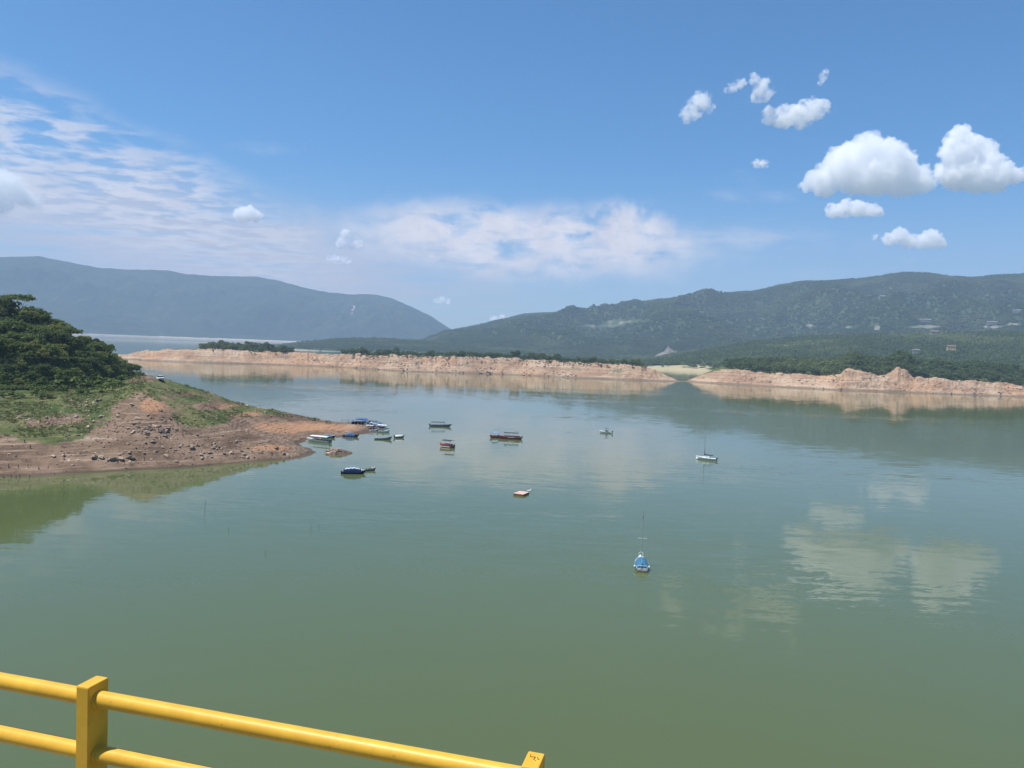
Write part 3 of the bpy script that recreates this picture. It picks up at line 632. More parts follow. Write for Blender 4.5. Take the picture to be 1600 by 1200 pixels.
# left hillside: individual trees
trees_xy = []; rr = random.Random(5)
LAB = {'edge': 'bushy green tree at the lower edge of the wood on the left hillside',
       'mid': 'dense green tree in the middle of the left hillside wood',
       'sky': 'tree whose crown stands on the skyline of the left hillside'}
def spaced(x, y, dmin):
    for a, b in trees_xy:
        if (a - x) ** 2 + (b - y) ** 2 < dmin * dmin: return False
    trees_xy.append((x, y)); return True
cnt = 0; tries = 0
while cnt < 255 and tries < 20000:
    tries += 1
    px = rr.uniform(-24, 219); d0 = float(interp(HILL_D0, px)); d1 = float(interp(HILL_D1, px)) + 14
    d = d0 + (d1 - d0) * rr.random() ** 1.0; a = math.atan((px - 800) / FPX); x, y = math.sin(a) * d, math.cos(a) * d
    if not spaced(x, y, 3.6): continue
    z = float(pen_z(x, y)[0]); q = (d - d0) / (d1 - d0)
    zone = 'edge' if q < .14 else ('sky' if q > .8 else 'mid')
    ki = rr.choice([0, 1, 2, 3, 4, 5] if q > .14 else [0, 4, 4, 2]); tn = rr.choice(['green', 'green', 'green', 'dark green', 'dark green', 'yellowish green'])
    sc = rr.uniform(.48, .98) * (.75 if q < .14 else 1.0) * (.8 if px > 175 else 1.0)
    side = 'near the left frame edge' if px < 70 else ('halfway along' if px < 150 else 'towards its right tip')
    lb = SHAPE[ki] + ' ' + tn + ' tree ' + {'edge': 'at the left wood foot ', 'mid': 'inside the left wood ', 'sky': 'on the left wood skyline '}[zone] + side
    tree(NEART[tn][ki], (x, y, z - .2), sc, rr.uniform(0, 6.28), lb, 'trees of the left hillside wood'); cnt += 1
for px, d, sc, k, lb in ((28, 352, 1.25, 5, 'tallest spreading tree on the skyline at the left frame edge'), (4, 350, 1.15, 1, 'broad crowned tree cut off by the left frame edge'),
                         (64, 348, 1.0, 2, 'tall narrow tree on the left skyline beside the spreading one'), (205, 386, .85, 3, 'round dark tree at the right tip of the left hillside wood')):
    a = math.atan((px - 800) / FPX); x, y = math.sin(a) * d, math.cos(a) * d
    tree(NEART['dark green' if k in (1, 3) else 'green'][k], (x, y, float(pen_z(x, y)[0]) - .3), sc, rr.uniform(0, 6), lb, None)

# scattering with geometry nodes for what nobody could count
def scatter(name, pts, scl, idx, protos, label):
    "one object of instanced copies of protos at pts"
    me = bpy.data.meshes.new(name); me.vertices.add(len(pts)); me.vertices.foreach_set('co', np.asarray(pts, np.float32).ravel())
    for nm, v, ty in (('sc', scl, 'FLOAT'), ('rz', RNG.uniform(0, 6.28, len(pts)), 'FLOAT'), ('ix', idx, 'INT')):
        at_ = me.attributes.new(nm, ty, 'POINT'); at_.data.foreach_set('value', np.asarray(v, np.int32 if ty == 'INT' else np.float32))
    o = link(name, me); c = bpy.data.collections.new(name + '_kinds')
    for pm in protos: c.objects.link(bpy.data.objects.new(name + '_kind', pm))
    ng = bpy.data.node_groups.new(name, 'GeometryNodeTree'); ng.is_modifier = True
    ng.interface.new_socket('Geometry', in_out='INPUT', socket_type='NodeSocketGeometry'); ng.interface.new_socket('Geometry', in_out='OUTPUT', socket_type='NodeSocketGeometry')
    N = ng.nodes; L = ng.links; gi = N.new('NodeGroupInput'); go = N.new('NodeGroupOutput'); ci = N.new('GeometryNodeCollectionInfo'); ci.inputs['Collection'].default_value = c
    ci.inputs['Separate Children'].default_value = True; ci.inputs['Reset Children'].default_value = True
    ip = N.new('GeometryNodeInstanceOnPoints'); ip.inputs['Pick Instance'].default_value = True
    def na(nm, ty):
        n_ = N.new('GeometryNodeInputNamedAttribute'); n_.data_type = ty; n_.inputs['Name'].default_value = nm; return n_.outputs['Attribute']
    cx = N.new('ShaderNodeCombineXYZ'); L.new(na('rz', 'FLOAT'), cx.inputs[2])
    m2p = N.new('GeometryNodeMeshToPoints'); L.new(gi.outputs[0], m2p.inputs[0])
    L.new(m2p.outputs[0], ip.inputs['Points']); L.new(ci.outputs[0], ip.inputs['Instance']); L.new(na('ix', 'INT'), ip.inputs['Instance Index'])
    L.new(cx.outputs[0], ip.inputs['Rotation']); L.new(na('sc', 'FLOAT'), ip.inputs['Scale']); L.new(ip.outputs[0], go.inputs[0])
    md = o.modifiers.new('scatter', 'NODES'); md.node_group = ng
    return tag(o, label, None, None, 'stuff')

BUSH = [crown_mesh('bush', 120 + i, 1.5, 1.5, -.1, 10, 20, .26, M_leaf) for i in range(3)]
def scatter_on_pen(n, pxr, sel):
    px = RNG.uniform(pxr[0], pxr[1], n); d0 = interp(HILL_D0, px); d1 = interp(HILL_D1, px); return px, d0, d1
px = RNG.uniform(-60, 224, 5200); d0 = interp(HILL_D0, px); d1 = interp(HILL_D1, px) + 20; d = d0 - 5 + (d1 - d0 + 5) * RNG.random(5200)
a = np.arctan((px - 800) / FPX); X, Y = np.sin(a) * d, np.cos(a) * d; Z = pen_z(X, Y)[0]
scatter('undergrowth', np.stack([X, Y, Z], 1), RNG.uniform(.6, 1.5, len(px)) * np.where(px > 180, .6, 1) * np.where(d < d0 + 6, .7, 1), RNG.integers(0, 3, len(px)), BUSH, 'low green undergrowth filling the left hillside wood')
# loose bushes below the wood
WHERE = ['beside', 'left of', 'right of', 'below', 'just above']
for i_, (px_, py_, s_, lb) in enumerate(((97, 601, 2.4, 'largest round bush under the dark shaded trees of the left wood'), (84, 609, 1.6, 'bush just left of the largest round one under the left wood'), (118, 607, 1.8, 'bush just right of the largest round one under the left wood'),
        (140, 606, 2.4, 'wide bush mound in front of the middle of the left wood'), (152, 601, 2.0, 'bush on top of the wide mound before the left wood'), (168, 604, 2.2, 'long bush mound right of the wide one before the left wood'), (60, 617, 1.3, 'small bush at the rocks under the left wood'),
        (30, 622, 1.1, 'low bush nearest the left frame edge under the wood'), (184, 606, 1.6, 'rightmost low bush mound before the left wood'), (128, 614, 1.6, 'low bush in front of the mounds at the grass edge'), (10, 618, 1.2, 'bush cut close to the left frame edge'), (196, 594, 1.4, 'bush at the foot of the last trees of the left wood'), (160, 612, 1.7, 'lowest bush of the mounds at the grass edge'), (70, 622, 1.2, 'tiny bush right of the rocks under the left wood'))):
    p_ = px_at(px_, py_)
    if p_ is None: continue
    b_ = link('bush', BUSH[i_ % 3]); b_.location = p_; b_.scale = (s_ * 1.25, s_ * 1.25, s_ * .9); b_.rotation_euler = (0, 0, px_); tag(b_, lb, 'bush', 'loose bushes below the left wood')

# trees on the island and the far shore
def far_tree(shore, px, off, sc, k, label, group, sq=1.0):
    az = float(np.interp(px, shore.px, shore.az)); z, _ = shore.z(np.array([az]), np.array([float(off)])); d = float(np.interp(az, shore.az, shore.d)) + off
    return tree(FARK[k], (math.sin(az) * d, math.cos(az) * d, float(z[0]) - .4), sc, rr.uniform(0, 6.28), label, group, squash=sq)
ntree = 0
def line_trees(shore, spans, label, group, n, offr, scr):
    global ntree
    tot = sum((b - a_) * w for a_, b, w in spans)
    for a_, b, w in spans:
        for i in range(int(round(n * (b - a_) * w / tot))):
            off = offr[0] + (offr[1] - offr[0]) * rr.random() ** 1.6
            px = rr.uniform(a_, b); ki = rr.choice([0, 1, 1, 3, 0, 2]); sc = rr.uniform(*scr); m3 = (scr[0] + scr[1]) / 2; f = (px - spans[0][0]) / (spans[-1][1] - spans[0][0])
            sh = ['rounded', 'broad', 'narrow upright', 'squat'][ki]; sz = 'larger' if sc > m3 else 'smaller'; pl = ['at its left end', 'left of its middle', 'right of its middle', 'at its right end'][min(3, int(f * 4))]
            far_tree(shore, px, off, sc, ki, sz + ' ' + sh + ' ' + label + ' ' + pl, group); ntree += 1
line_trees(SH1, [(316, 455, 1)], 'tree in the thicket on the island,', 'trees of the thicket on the left end of the island', 40, (30, 75), (.95, 1.35))
line_trees(SH1, [(532, 620, 1.1), (640, 760, .55), (760, 830, .8), (830, 1000, 1.2)], 'tree in the thin row along the island top,', 'trees in the row along the island top', 60, (29, 50), (.7, 1.45))
for px_, s_, k_ in ((597, 1.15, 1), (806, 1.25, 2), (826, 1.3, 2), (870, .9, 0), (912, 1.15, 1), (940, .95, 2), (972, 1.0, 1), (996, 1.05, 2)):
    far_tree(SH1, px_, 33, s_, k_, {597: 'tall tree standing out at the left end of the island tree row', 806: 'left one of two tall spiky trees midway along the island row', 826: 'right one of two tall spiky trees midway along the island row', 870: 'rounded tree just right of the two tall spiky ones', 912: 'broad tall tree on the right half of the island row', 940: 'spiky tall tree on the right half of the island row', 972: 'broad tall tree second from the right end of the island row', 996: 'last tall tree at the right end of the island row'}[px_], 'taller trees of the island row')
line_trees(SH2, [(1140, 1330, 1.1), (1330, 1600, 1)], 'tree fronting the wood above the right cliff,', 'front trees of the wood behind the right shore cliff', 60, (34, 75), (1.0, 1.6))
# the rest of those woods
def shore_pts(shore, n, spans, offr):
    P = []
    for a_, b, w in spans:
        m_ = int(n * w); px = RNG.uniform(a_, b, m_); off = RNG.uniform(offr[0], offr[1], m_); az = np.interp(px, shore.px, shore.az); z, _ = shore.z(az, off); d = np.interp(az, shore.az, shore.d) + off
        P.append(np.stack([np.sin(az) * d, np.cos(az) * d, z - .5], 1))
    return np.vstack(P)
CROWNS = [k[0] for k in FARK]
P = shore_pts(SH1, 900, [(312, 458, .38), (532, 640, .2), (640, 1004, .42)], (32, 90)); scatter('thicket', P, RNG.uniform(.4, .9, len(P)), RNG.integers(0, 4, len(P)), CROWNS, 'dark green thicket along the top of the rocky island')
P = shore_pts(SH2, 2600, [(1133, 1330, .35), (1330, 1760, .65)], (36, 380)); scatter('far_woods', P, RNG.uniform(.75, 1.5, len(P)), RNG.integers(0, 4, len(P)), CROWNS, 'dark green woods behind the right hand shore cliff')
P = shore_pts(SH2, 500, [(1140, 1760, 1)], (29, 40)); scatter('scrub', P, RNG.uniform(.2, .5, len(P)), RNG.integers(0, 4, len(P)), CROWNS, 'green scrub on the brink of the right hand cliff')
P = shore_pts(SH1, 520, [(312, 458, .15), (540, 1010, .85)], (19, 36)); scatter('brink_scrub', P, RNG.uniform(.12, .42, len(P)), RNG.integers(0, 4, len(P)), CROWNS, 'dark scrub along the brink of the island cliffs')
CANOPY = [crown_mesh('canopy', 160 + i, 5.5, 6.5, 1.0, 14, 8, 1.5, M_leaf_far, 1) for i in range(3)]
def range_pts(rg, n, pxr, qr, keep=None):
    px = RNG.uniform(pxr[0], pxr[1], n); q = RNG.uniform(qr[0], qr[1], n); az = np.interp(px, rg.px, rg.az); r0 = np.broadcast_to(rg.r0a(az), az.shape); r1 = np.broadcast_to(rg.r1a(az), az.shape)
    r = r0 + q * (r1 - r0); z = rg.z(az, r); ok = np.ones(n, bool) if keep is None else keep(px, r, z)
    return np.stack([np.sin(az) * r, np.cos(az) * r, z - .8], 1)[ok]
P = range_pts(HILL, 15000, (975, 1800), (.0, 1.08), lambda px, r, z: (hill_bare(px, r, z) + .5 * fbm(px / 9, r / 40, 2) < .42)); scatter('hill_woods', P, RNG.uniform(.7, 1.45, len(P)), RNG.integers(0, 3, len(P)), CANOPY, 'green woods covering the hill behind the right shore')
P = range_pts(LOW, 6500, (430, 1100), (.0, 1.05), lambda px, r, z: (z > 7) | (px > 605)); scatter('low_woods', P, RNG.uniform(.6, 1.2, len(P)), RNG.integers(0, 3, len(P)), CANOPY, 'hazy low woods behind the island')
P = range_pts(RIGHT_RANGE, 110000, (640, 1750), (.0, 1.02), lambda px, r, z: (right_bare(px, r, z) < .35) & (fbm(px / 24, r / 90, 4) > -.75)); scatter('mountain_woods', P, RNG.uniform(.5, 1.05, len(P)), RNG.integers(0, 3, len(P)), CANOPY, 'green woods mottling the right hand mountain')

# ------------------------------------------------------------------ rocks and rubble
def rock_mesh(name, seed, mat):
    r = np.random.default_rng(seed); b = MB(); b.ball((0, 0, 0), 1, 6, 4)
    v = np.array(b.v); d = r.normal(size=(3, 3)); 
    for k in range(5):
        n_ = r.normal(size=3); n_ /= np.linalg.norm(n_); c = r.uniform(.35, .7); h = v @ n_; v = v - np.outer(np.maximum(h - c, 0), n_)
    v = v * np.array([r.uniform(.9, 1.5), r.uniform(.6, .95), r.uniform(.4, .7)]) * r.uniform(.92, 1.08, (len(v), 1))
    b.v = [tuple(p) for p in v]; b.sm = [False] * len(b.f); return b.mesh(name, mat)
def rock_mat(name, a, b):
    m, t, p = new_mat(name, .9); rnd = t.N.new('ShaderNodeObjectInfo').outputs['Random']; n = t.noise(geopos(t), 2.5, 4)
    col = t.mix(rnd, a, b); col = t.mix(t.m('MULTIPLY', t.ramp(n, .5, .7), .5), col, [x * .6 for x in a]); t.set(p.inputs['Base Color'], col); return m
M_rock = rock_mat('pale_rock', (.27, .20, .145), (.42, .33, .25)); M_rockd = rock_mat('dark_rock', (.13, .10, .08), (.30, .23, .175)); M_rockc = rock_mat('cliff_rock', (.22, .155, .115), (.48, .38, .30))
ROCKS = [rock_mesh('rock', 200 + i, M_rock) for i in range(5)]; ROCKD = [rock_mesh('rock', 220 + i, M_rockd) for i in range(5)]; ROCKC = [rock_mesh('rock', 240 + i, M_rockc) for i in range(5)]
ZONES = [  # px, py spreads of rock patches, count, size range, dark share, label
    (140, 632, 26, 8, 26, (.5, 1.3), .0, 'rock among grass below the left wood'),
    (65, 656, 60, 7, 36, (.4, 1.0), .0, 'rock on the grassy terraces'),
    (200, 660, 60, 18, 56, (.5, 1.4), .3, 'rock on the brown middle slope'),
    (250, 675, 34, 10, 34, (.7, 1.7), .75, 'boulder in the heap on the slope'),
    (300, 700, 90, 14, 64, (.5, 1.5), .55, 'rock on the lower muddy bank'),
    (170, 715, 95, 8, 30, (.6, 1.7), .1, 'rock on mud near the water'),
    (400, 711, 75, 6, 36, (.4, 1.1), .6, 'rock along the water edge'),
    (395, 645, 70, 12, 16, (.4, 1.0), .3, 'rock on the orange earth')]
nr = 0
for zi, (cx, cy, sx, sy, n, szr, dk, lb) in enumerate(ZONES):
    for i in range(n):
        p_px = rr.gauss(cx, sx * .6); p_py = rr.gauss(cy, sy * .6); p = px_at(p_px, p_py)
        if p is None or p.z < .15: continue
        s_ = .78 * (szr[0] + (szr[1] - szr[0]) * rr.random() ** 2.4); dark = rr.random() < dk
        o = link('rock', (ROCKD if dark else ROCKS)[rr.randrange(5)]); o.location = (p.x, p.y, p.z + .12 * s_); o.scale = (s_, s_, s_); o.rotation_euler = (rr.uniform(-.3, .3), rr.uniform(-.3, .3), rr.uniform(0, 6.28))
        ex = ('upper ' if p_py < cy else 'lower ') + ['far left', 'left', 'middle', 'right', 'far right'][int(min(4, max(0, (p_px - cx) / sx * 2 + 2.5)))]; w_ = 'big' if s_ / .78 > szr[0] + .5 * (szr[1] - szr[0]) else ('medium' if s_ / .78 > szr[0] + .15 * (szr[1] - szr[0]) else 'small')
        tag(o, w_ + (' dark ' if dark else ' pale ') + lb + ', ' + ex + ' side', 'rock', 'rocks strewn over the left shore'); nr += 1
# countless small stones
n = 30000; PXs = RNG.uniform(-40, 600, n); D = RNG.uniform(175, 400, n); a = np.arctan((PXs - 800) / FPX); X = np.sin(a) * D; Y = np.cos(a) * D
Z, dsh, pxx = pen_z(X, Y); PY = pen_py(pxx, D, Z)
w = .15 + 1.0 * blob(pxx, PY, 270, 690, 120, 26) + .8 * blob(pxx, PY, 430, 705, 80, 14) + .6 * blob(pxx, PY, 130, 660, 120, 20) + .5 * blob(pxx, PY, 250, 632, 40, 14) + .5 * blob(pxx, PY, 140, 632, 40, 10)
ok = (dsh > .4) & (Z > .05) & (RNG.random(n) < w) & (D < interp(HILL_D0, pxx) - 1); P = np.stack([X, Y, Z + .03], 1)[ok]
scatter('rubble', P, .08 + .36 * RNG.random(len(P)) ** 2.5, RNG.integers(0, 10, len(P)), ROCKS + ROCKD, 'small stones strewn over the muddy shore')
def cliff_pts(sh, n, a_, b):
    px = RNG.uniform(a_, b, n); off = RNG.uniform(1, 30, n); az = np.interp(px, sh.px, sh.az); z, _ = sh.z(az, off); d = np.interp(az, sh.az, sh.d) + off; w = fbm(px / 22, off / 9, 3)
    P = np.stack([np.sin(az) * d, np.cos(az) * d, z], 1); return P[(z > .4) & (w > -.05)]
P = np.vstack([cliff_pts(SH1, 3200, 480, 900), cliff_pts(SH2, 1500, 1150, 1650)])
scatter('boulder_rubble', P, .35 + 1.5 * RNG.random(len(P)) ** 3, RNG.integers(0, 5, len(P)), ROCKC, 'broken boulders on the eroded cliffs across the lake')
# grass
def tuft_mesh(seed):
    r = random.Random(seed); b = MB()
    for k in range(9):
        a = r.uniform(0, 6.28); o = Vector((r.uniform(-.3, .3), r.uniform(-.3, .3), 0)); l = Vector((math.cos(a) * .25, math.sin(a) * .25, r.uniform(.25, .5))); w_ = Vector((-math.sin(a), math.cos(a), 0)) * .06
        b.add([o - w_, o + w_, o + l], [(0, 1, 2)])
    return b.mesh('tuft', M_grass)
M_grass = leaf_mat('grass', (.058, .090, .025), (.10, .122, .04), (.17, .155, .075))
TUFT = [tuft_mesh(i) for i in range(3)]
n = 42000; PXs = RNG.uniform(-40, 520, n); D = RNG.uniform(195, 500, n); a = np.arctan((PXs - 800) / FPX); X = np.sin(a) * D; Y = np.cos(a) * D
Z, dsh, pxx = pen_z(X, Y); PY = pen_py(pxx, D, Z)
up = PY < interp([(-300, 686), (0, 686), (140, 680), (150, 650), (200, 622), (262, 640), (280, 668), (340, 672), (370, 652), (470, 655)], pxx)
ok = up & (dsh > 2) & (D < interp(HILL_D0, pxx) + 3) & (fbm(X / 10, Y / 10, 3) > np.where(pxx > 225, .12, -.1)) & (RNG.random(n) > .9 * blob(pxx, PY, 232, 640, 32, 18) + .8 * blob(pxx, PY, 330, 634, 34, 7) + .7 * blob(pxx, PY, 110, 655, 40, 10))
P = np.stack([X, Y, Z], 1)[ok]; scatter('grass', P, RNG.uniform(.7, 1.5, len(P)), RNG.integers(0, 3, len(P)), TUFT, 'green grass on the upper left shore')

# ------------------------------------------------------------------ islet of rubble
def islet():
    c = at(525, 708); b = MB(); n = 26; R_ = random.Random(3); g = []
    for j in range(9):
        ring = []
        for i in range(n):
            a = 2 * math.pi * i / n; q = 1 - j / 8.5; w_ = 1 + .22 * math.sin(3 * a + 1) + .12 * math.sin(7 * a)
            ring.append(Vector((math.cos(a) * 4.3 * q * w_ + (.8 * (1 - q)), math.sin(a) * 5.0 * q * w_, -.3 + 1.5 * (1 - q ** 2) ** 1.1 + R_.uniform(-.25, .25) * (j > 0))))
        g.append(ring)
    b.loft(g, False, False); b.add([g[-1][i] for i in range(n)], [tuple(range(n))])
    m = bpy.data.materials['muddy_shore']; o = b.build('islet', rock_mat('islet_earth', (.15, .10, .075), (.15, .10, .075)), None, (c.x, c.y, 0)); tag(o, kind='structure')
    for k in range(40):
        a = R_.uniform(0, 6.28); q = R_.random() ** .6 * .9; s_ = R_.uniform(.22, .8); r = link('rock', (ROCKS if k % 2 else ROCKC)[k % 5]); r.location = (c.x + math.cos(a) * 4.2 * q, c.y + math.sin(a) * 4.8 * q, 1.15 * (1 - q * q) ** 1.1 + .05); r.scale = (s_,) * 3; r.rotation_euler = (R_.uniform(-.4, .4), 0, R_.uniform(0, 6))
        tag(r, ('big' if s_ > .6 else ('medium' if s_ > .4 else 'small')) + ' rock on the ' + ('top' if q < .4 else ('right' if math.cos(a) > .5 else ('left' if math.cos(a) < -.5 else ('near' if math.sin(a) < 0 else 'far')))) + ' side of the brown islet off the point', 'rock', 'rocks on the brown islet')
islet()

# ------------------------------------------------------------------ boats
P_white = paint('white_paint', (.78, .79, .78), .4, .06, 2.0, .5); P_navy = paint('navy_tarp', (.008, .022, .062), .75, .2, 1.5, .1)
P_blue = paint('blue_tarp', (.035, .11, .30), .55, .2, 1.2); P_cover = paint('sea_blue_canvas', (.035, .15, .26), .7, .15, 2.0)
P_red = paint('faded_red_paint', (.48, .11, .10), .5, .2, 2.0); P_dark = paint('black_roof', (.022, .028, .032), .55, .2, 1.5); P_grey = paint('grey_paint', (.20, .22, .22), .6, .18, 1.4)
P_wood = paint('weathered_wood', (.30, .24, .19), .8, .25, 2.0, .15); P_pink = paint('pink_deck', (.62, .42, .34), .7, .1, 1.0); P_rust = paint('rust_paint', (.28, .11, .05), .8, .25, 2.0); P_metal = paint('aluminium', (.42, .44, .45), .35, .08, 3.0, .6)
P_pale = paint('pale_tarp', (.55, .58, .58), .7, .12, 1.6); P_wine = paint('wine_red_paint', (.30, .06, .075), .5, .2, 2.0); P_glass = paint('dark_glass', (.02, .025, .03), .1, .05, 1.0, .8); P_lblue = paint('light_blue_tarp', (.22, .34, .55), .6, .15, 1.5)
def hull_rings(L, B, D, sheer=.25, dr=.18, stern=.8, n=9, bowpow=2.2):
    rings = []
    for i in range(n + 1):
        t = i / n; x = -L / 2 + L * t; w = B / 2 * (1 - max(0, (t - .45) / .55) ** bowpow) * (stern + (1 - stern) * min(1, t / .35)); w = max(w, .02)
        zt = D * .62 + sheer * max(0, (t - .35) / .65) ** 2 * D * 2; zb = -dr * (1 - max(0, (t - .7) / .3) ** 2); rk = .0 + .10 * L * max(0, (t - .6) / .4) ** 2
        rings.append((x, w, zt, zb, rk))
    return rings
def boat(name, label, cat, loc, yaw, L, B, D, hull, deck=None, group=None, sheer=.25, stern=.8):
    e = empty(name, (loc.x, loc.y, 0), yaw); tag(e, label, cat, group); rg = hull_rings(L, B, D, sheer, .2, stern)
    b = MB(); rows = []
    for x, w, zt, zb, rk in rg: rows.append([Vector((x + rk, w, zt)), Vector((x + rk * .6, w * .9, zt * .35)), Vector((x, w * .55, zb * .7)), Vector((x, 0, zb)), Vector((x, -w * .55, zb * .7)), Vector((x + rk * .6, -w * .9, zt * .35)), Vector((x + rk, -w, zt))])
    b.loft(rows, True, False, False); r0 = rows[0]; b.add(r0, [tuple(range(7))])
    inner = [[Vector((x + rk, w * .9, zt)), Vector((x + rk, w * .86, zt - D * .45)), Vector((x + rk, -w * .86, zt - D * .45)), Vector((x + rk, -w * .9, zt))] for x, w, zt, zb, rk in rg]
    b.loft(inner, False, False, False); b.add(inner[0], [(3, 2, 1, 0)])
    b.add([r[0] for r in rows] + [r[0] for r in inner] , [(i, i + 1, len(rows) + i + 1, len(rows) + i) for i in range(len(rows) - 1)])
    b.add([r[6] for r in rows] + [r[3] for r in inner], [(i, i + 1, len(rows) + i + 1, len(rows) + i) for i in range(len(rows) - 1)])
    b.add([r0[0], inner[0][0], inner[0][3], r0[6]], [(0, 1, 2, 3)])
    b.build('hull', hull, e)
    if deck: # foredeck
        d_ = MB(); k = int(len(rg) * .62); pts = [(x + rk, w * .93, zt + .015) for x, w, zt, zb, rk in rg[k:]]
        d_.loft([[Vector(p), Vector((p[0], 0, p[2] + .06)), Vector((p[0], -p[1], p[2]))] for p in pts], False, False, False); d_.build('foredeck', deck, e)
    return e
def canopy(e, x0, x1, w, z, mat, posts=3, sag=.06, thick=.07, pr=.03, pm=None, z0=.4, tilt=0.0):
    b = MB(); n = 7; rows = []
    for i in range(n):
        x = x0 + (x1 - x0) * i / (n - 1); zz = z + tilt * (i / (n - 1) - .5) + sag * math.cos(i * 2.3) * .5
        rows.append([Vector((x, -w / 2, zz - .1)), Vector((x, 0, zz + .06)), Vector((x, w / 2, zz - .1)), Vector((x, w / 2, zz - .1 - thick)), Vector((x, 0, zz + .06 - thick)), Vector((x, -w / 2, zz - .1 - thick))])
    b.loft(rows, False, True); b.build('canopy', mat, e)
    for i in range(posts):
        x = x0 + .15 + (x1 - x0 - .3) * i / max(1, posts - 1)
        for s_ in (-1, 1):
            q = MB(); q.tube((x, s_ * w * .44, z0), (x, s_ * w * .44, z - .05), pr, 6); q.build('canopy_post', pm or P_metal, e)
def bench(e, xs, w, z, mat):
    for x in xs:
        q = MB(); q.box((x, 0, z), (.38, w, .06)); q.box((x - .18, 0, z + .22), (.05, w, .4)); q.box((x, 0, z - .15), (.3, w * .9, .22)); q.build('bench', mat, e)
def outboard(e, x, z, y=0.0):
    q = MB(); q.ball((x - .22, y, z + .38), .27, 8, 6, (1.1, .75, .95)); q.box((x - .22, y, z - .15), (.16, .12, .9)); q.tube((x, y, z + .15), (x + .5, y, z + .3), .03, 5); q.box((x - .05, y, z + .1), (.2, .26, .3)); q.build('outboard_motor', P_dark, e)
def yaw_to(px0, py0, px1, py1):
    a, b = at(px0, py0), at(px1, py1); return math.atan2(b.y - a.y, b.x - a.x)
def mid(a, b): return (a + b) / 2
R90 = math.pi

# grey open tour boat with long roof (furthest of the moored tour boats)
e = boat('tour_boat', 'long dark grey tour boat with thin flat roof, farthest out at left', 'boat', at(687, 666.5), R(2), 8.4, 1.9, 1.1, P_grey, P_grey, 'moored tour boats'); canopy(e, -3.6, 2.3, 1.8, 2.0, P_dark, 4, z0=.5); bench(e, (-2.4, -1.4, -.4, .6, 1.6), 1.4, .55, P_wood); outboard(e, -4.2, .55)
# small red and white tour boat
e = boat('tour_boat', 'small red and white tour boat under a square black roof', 'boat', at(699, 699), R(152), 5.2, 2.1, 1.2, P_red, P_red, 'moored tour boats', .3); canopy(e, -2.2, 1.6, 2.6, 2.55, P_dark, 3, z0=.6); bench(e, (-1.3, -.4, .5, 1.2), 1.7, .75, P_red); outboard(e, -2.6, .7)
q = MB(); q.box((.2, 1.06, .36), (3.6, .06, .24)); q.box((.2, -1.06, .36), (3.6, .06, .24)); q.build('side_stripe', P_white, e)
q = MB(); q.box((0, .95, 1.05), (3.4, .06, .3)); q.box((0, -.95, 1.05), (3.4, .06, .3)); q.build('side_board', P_red, e)
# long red tour boat with black roof and small red boat
e = boat('tour_boat', 'long wine red tour boat with a black roof, right of the red dinghy', 'boat', at(798, 686), R(176), 8.2, 2.2, 1.25, P_wine, P_wine, 'moored tour boats', .22); canopy(e, -2.9, 2.6, 2.1, 2.5, P_dark, 4, .1, z0=.6); bench(e, (-2.3, -1.3, -.3, .7, 1.7), 1.6, .7, P_red); outboard(e, -4.1, .7)
q = MB(); q.box((-.4, 1.12, .98), (6.2, .05, .4)); q.box((-.4, -1.12, .98), (6.2, .05, .4)); q.build('side_board', P_red, e); q = MB(); q.box((-.2, 1.16, .72), (2.6, .04, .16)); q.box((-.2, -1.16, .72), (2.6, .04, .16)); q.build('name_stripe', P_white, e)
e = boat('tour_boat', 'small red boat with a lilac awning behind the long red tour boat', 'boat', at(773.5, 684), R(200), 3.6, 1.9, 1.1, P_red, P_wine, 'moored tour boats', .25); canopy(e, -1.2, 1.3, 1.8, 2.2, P_lblue, 2, z0=.6); bench(e, (-.8, .2, 1.0), 1.4, .6, P_wine)
# white motorboat
e = boat('motorboat', 'white open motorboat alone on the water right of the tour boats', 'boat', at(947, 677), R(163), 4.9, 1.9, 1.0, P_white, P_white, None, .3); outboard(e, -2.5, .6)
q = MB(); q.box((-.2, 0, 1.0), (.7, .7, .7)); q.build('console', P_grey, e); q = MB(); q.box((-.25, 0, 2.05), (1.5, 1.3, .05)); q.build('canopy', P_dark, e)
for sx in (-.8, .3):
    for sy in (-.5, .5): q = MB(); q.tube((sx, sy, .5), (sx, sy, 2.05), .03, 5); q.build('canopy_post', P_metal, e)
# grey canoe and pale covered boat near the point
e = boat('canoe', 'long narrow grey canoe lying off the muddy point', 'canoe', at(597.5, 687), R(10), 5.7, 1.0, .75, P_grey, None, None, .55, .6); bench(e, (-1.4, 0, 1.3), .7, .3, P_wood)
e = boat('motorboat', 'small boat under a pale grey cover, right of the canoe', 'boat', at(623.5, 684), R(35), 3.6, 1.7, .9, P_grey, None); q = MB()
q.loft([[Vector((x, -w, z)), Vector((x, -w * .5, z + h)), Vector((x, w * .5, z + h)), Vector((x, w, z))] for x, w, z, h in ((-1.8, .65, .6, .12), (-1.0, .85, .62, .42), (.4, .8, .65, .45), (1.3, .5, .75, .3), (1.8, .15, .85, .1))], True, True, False); q.build('boat_cover', P_pale, e); outboard(e, -1.8, .5)
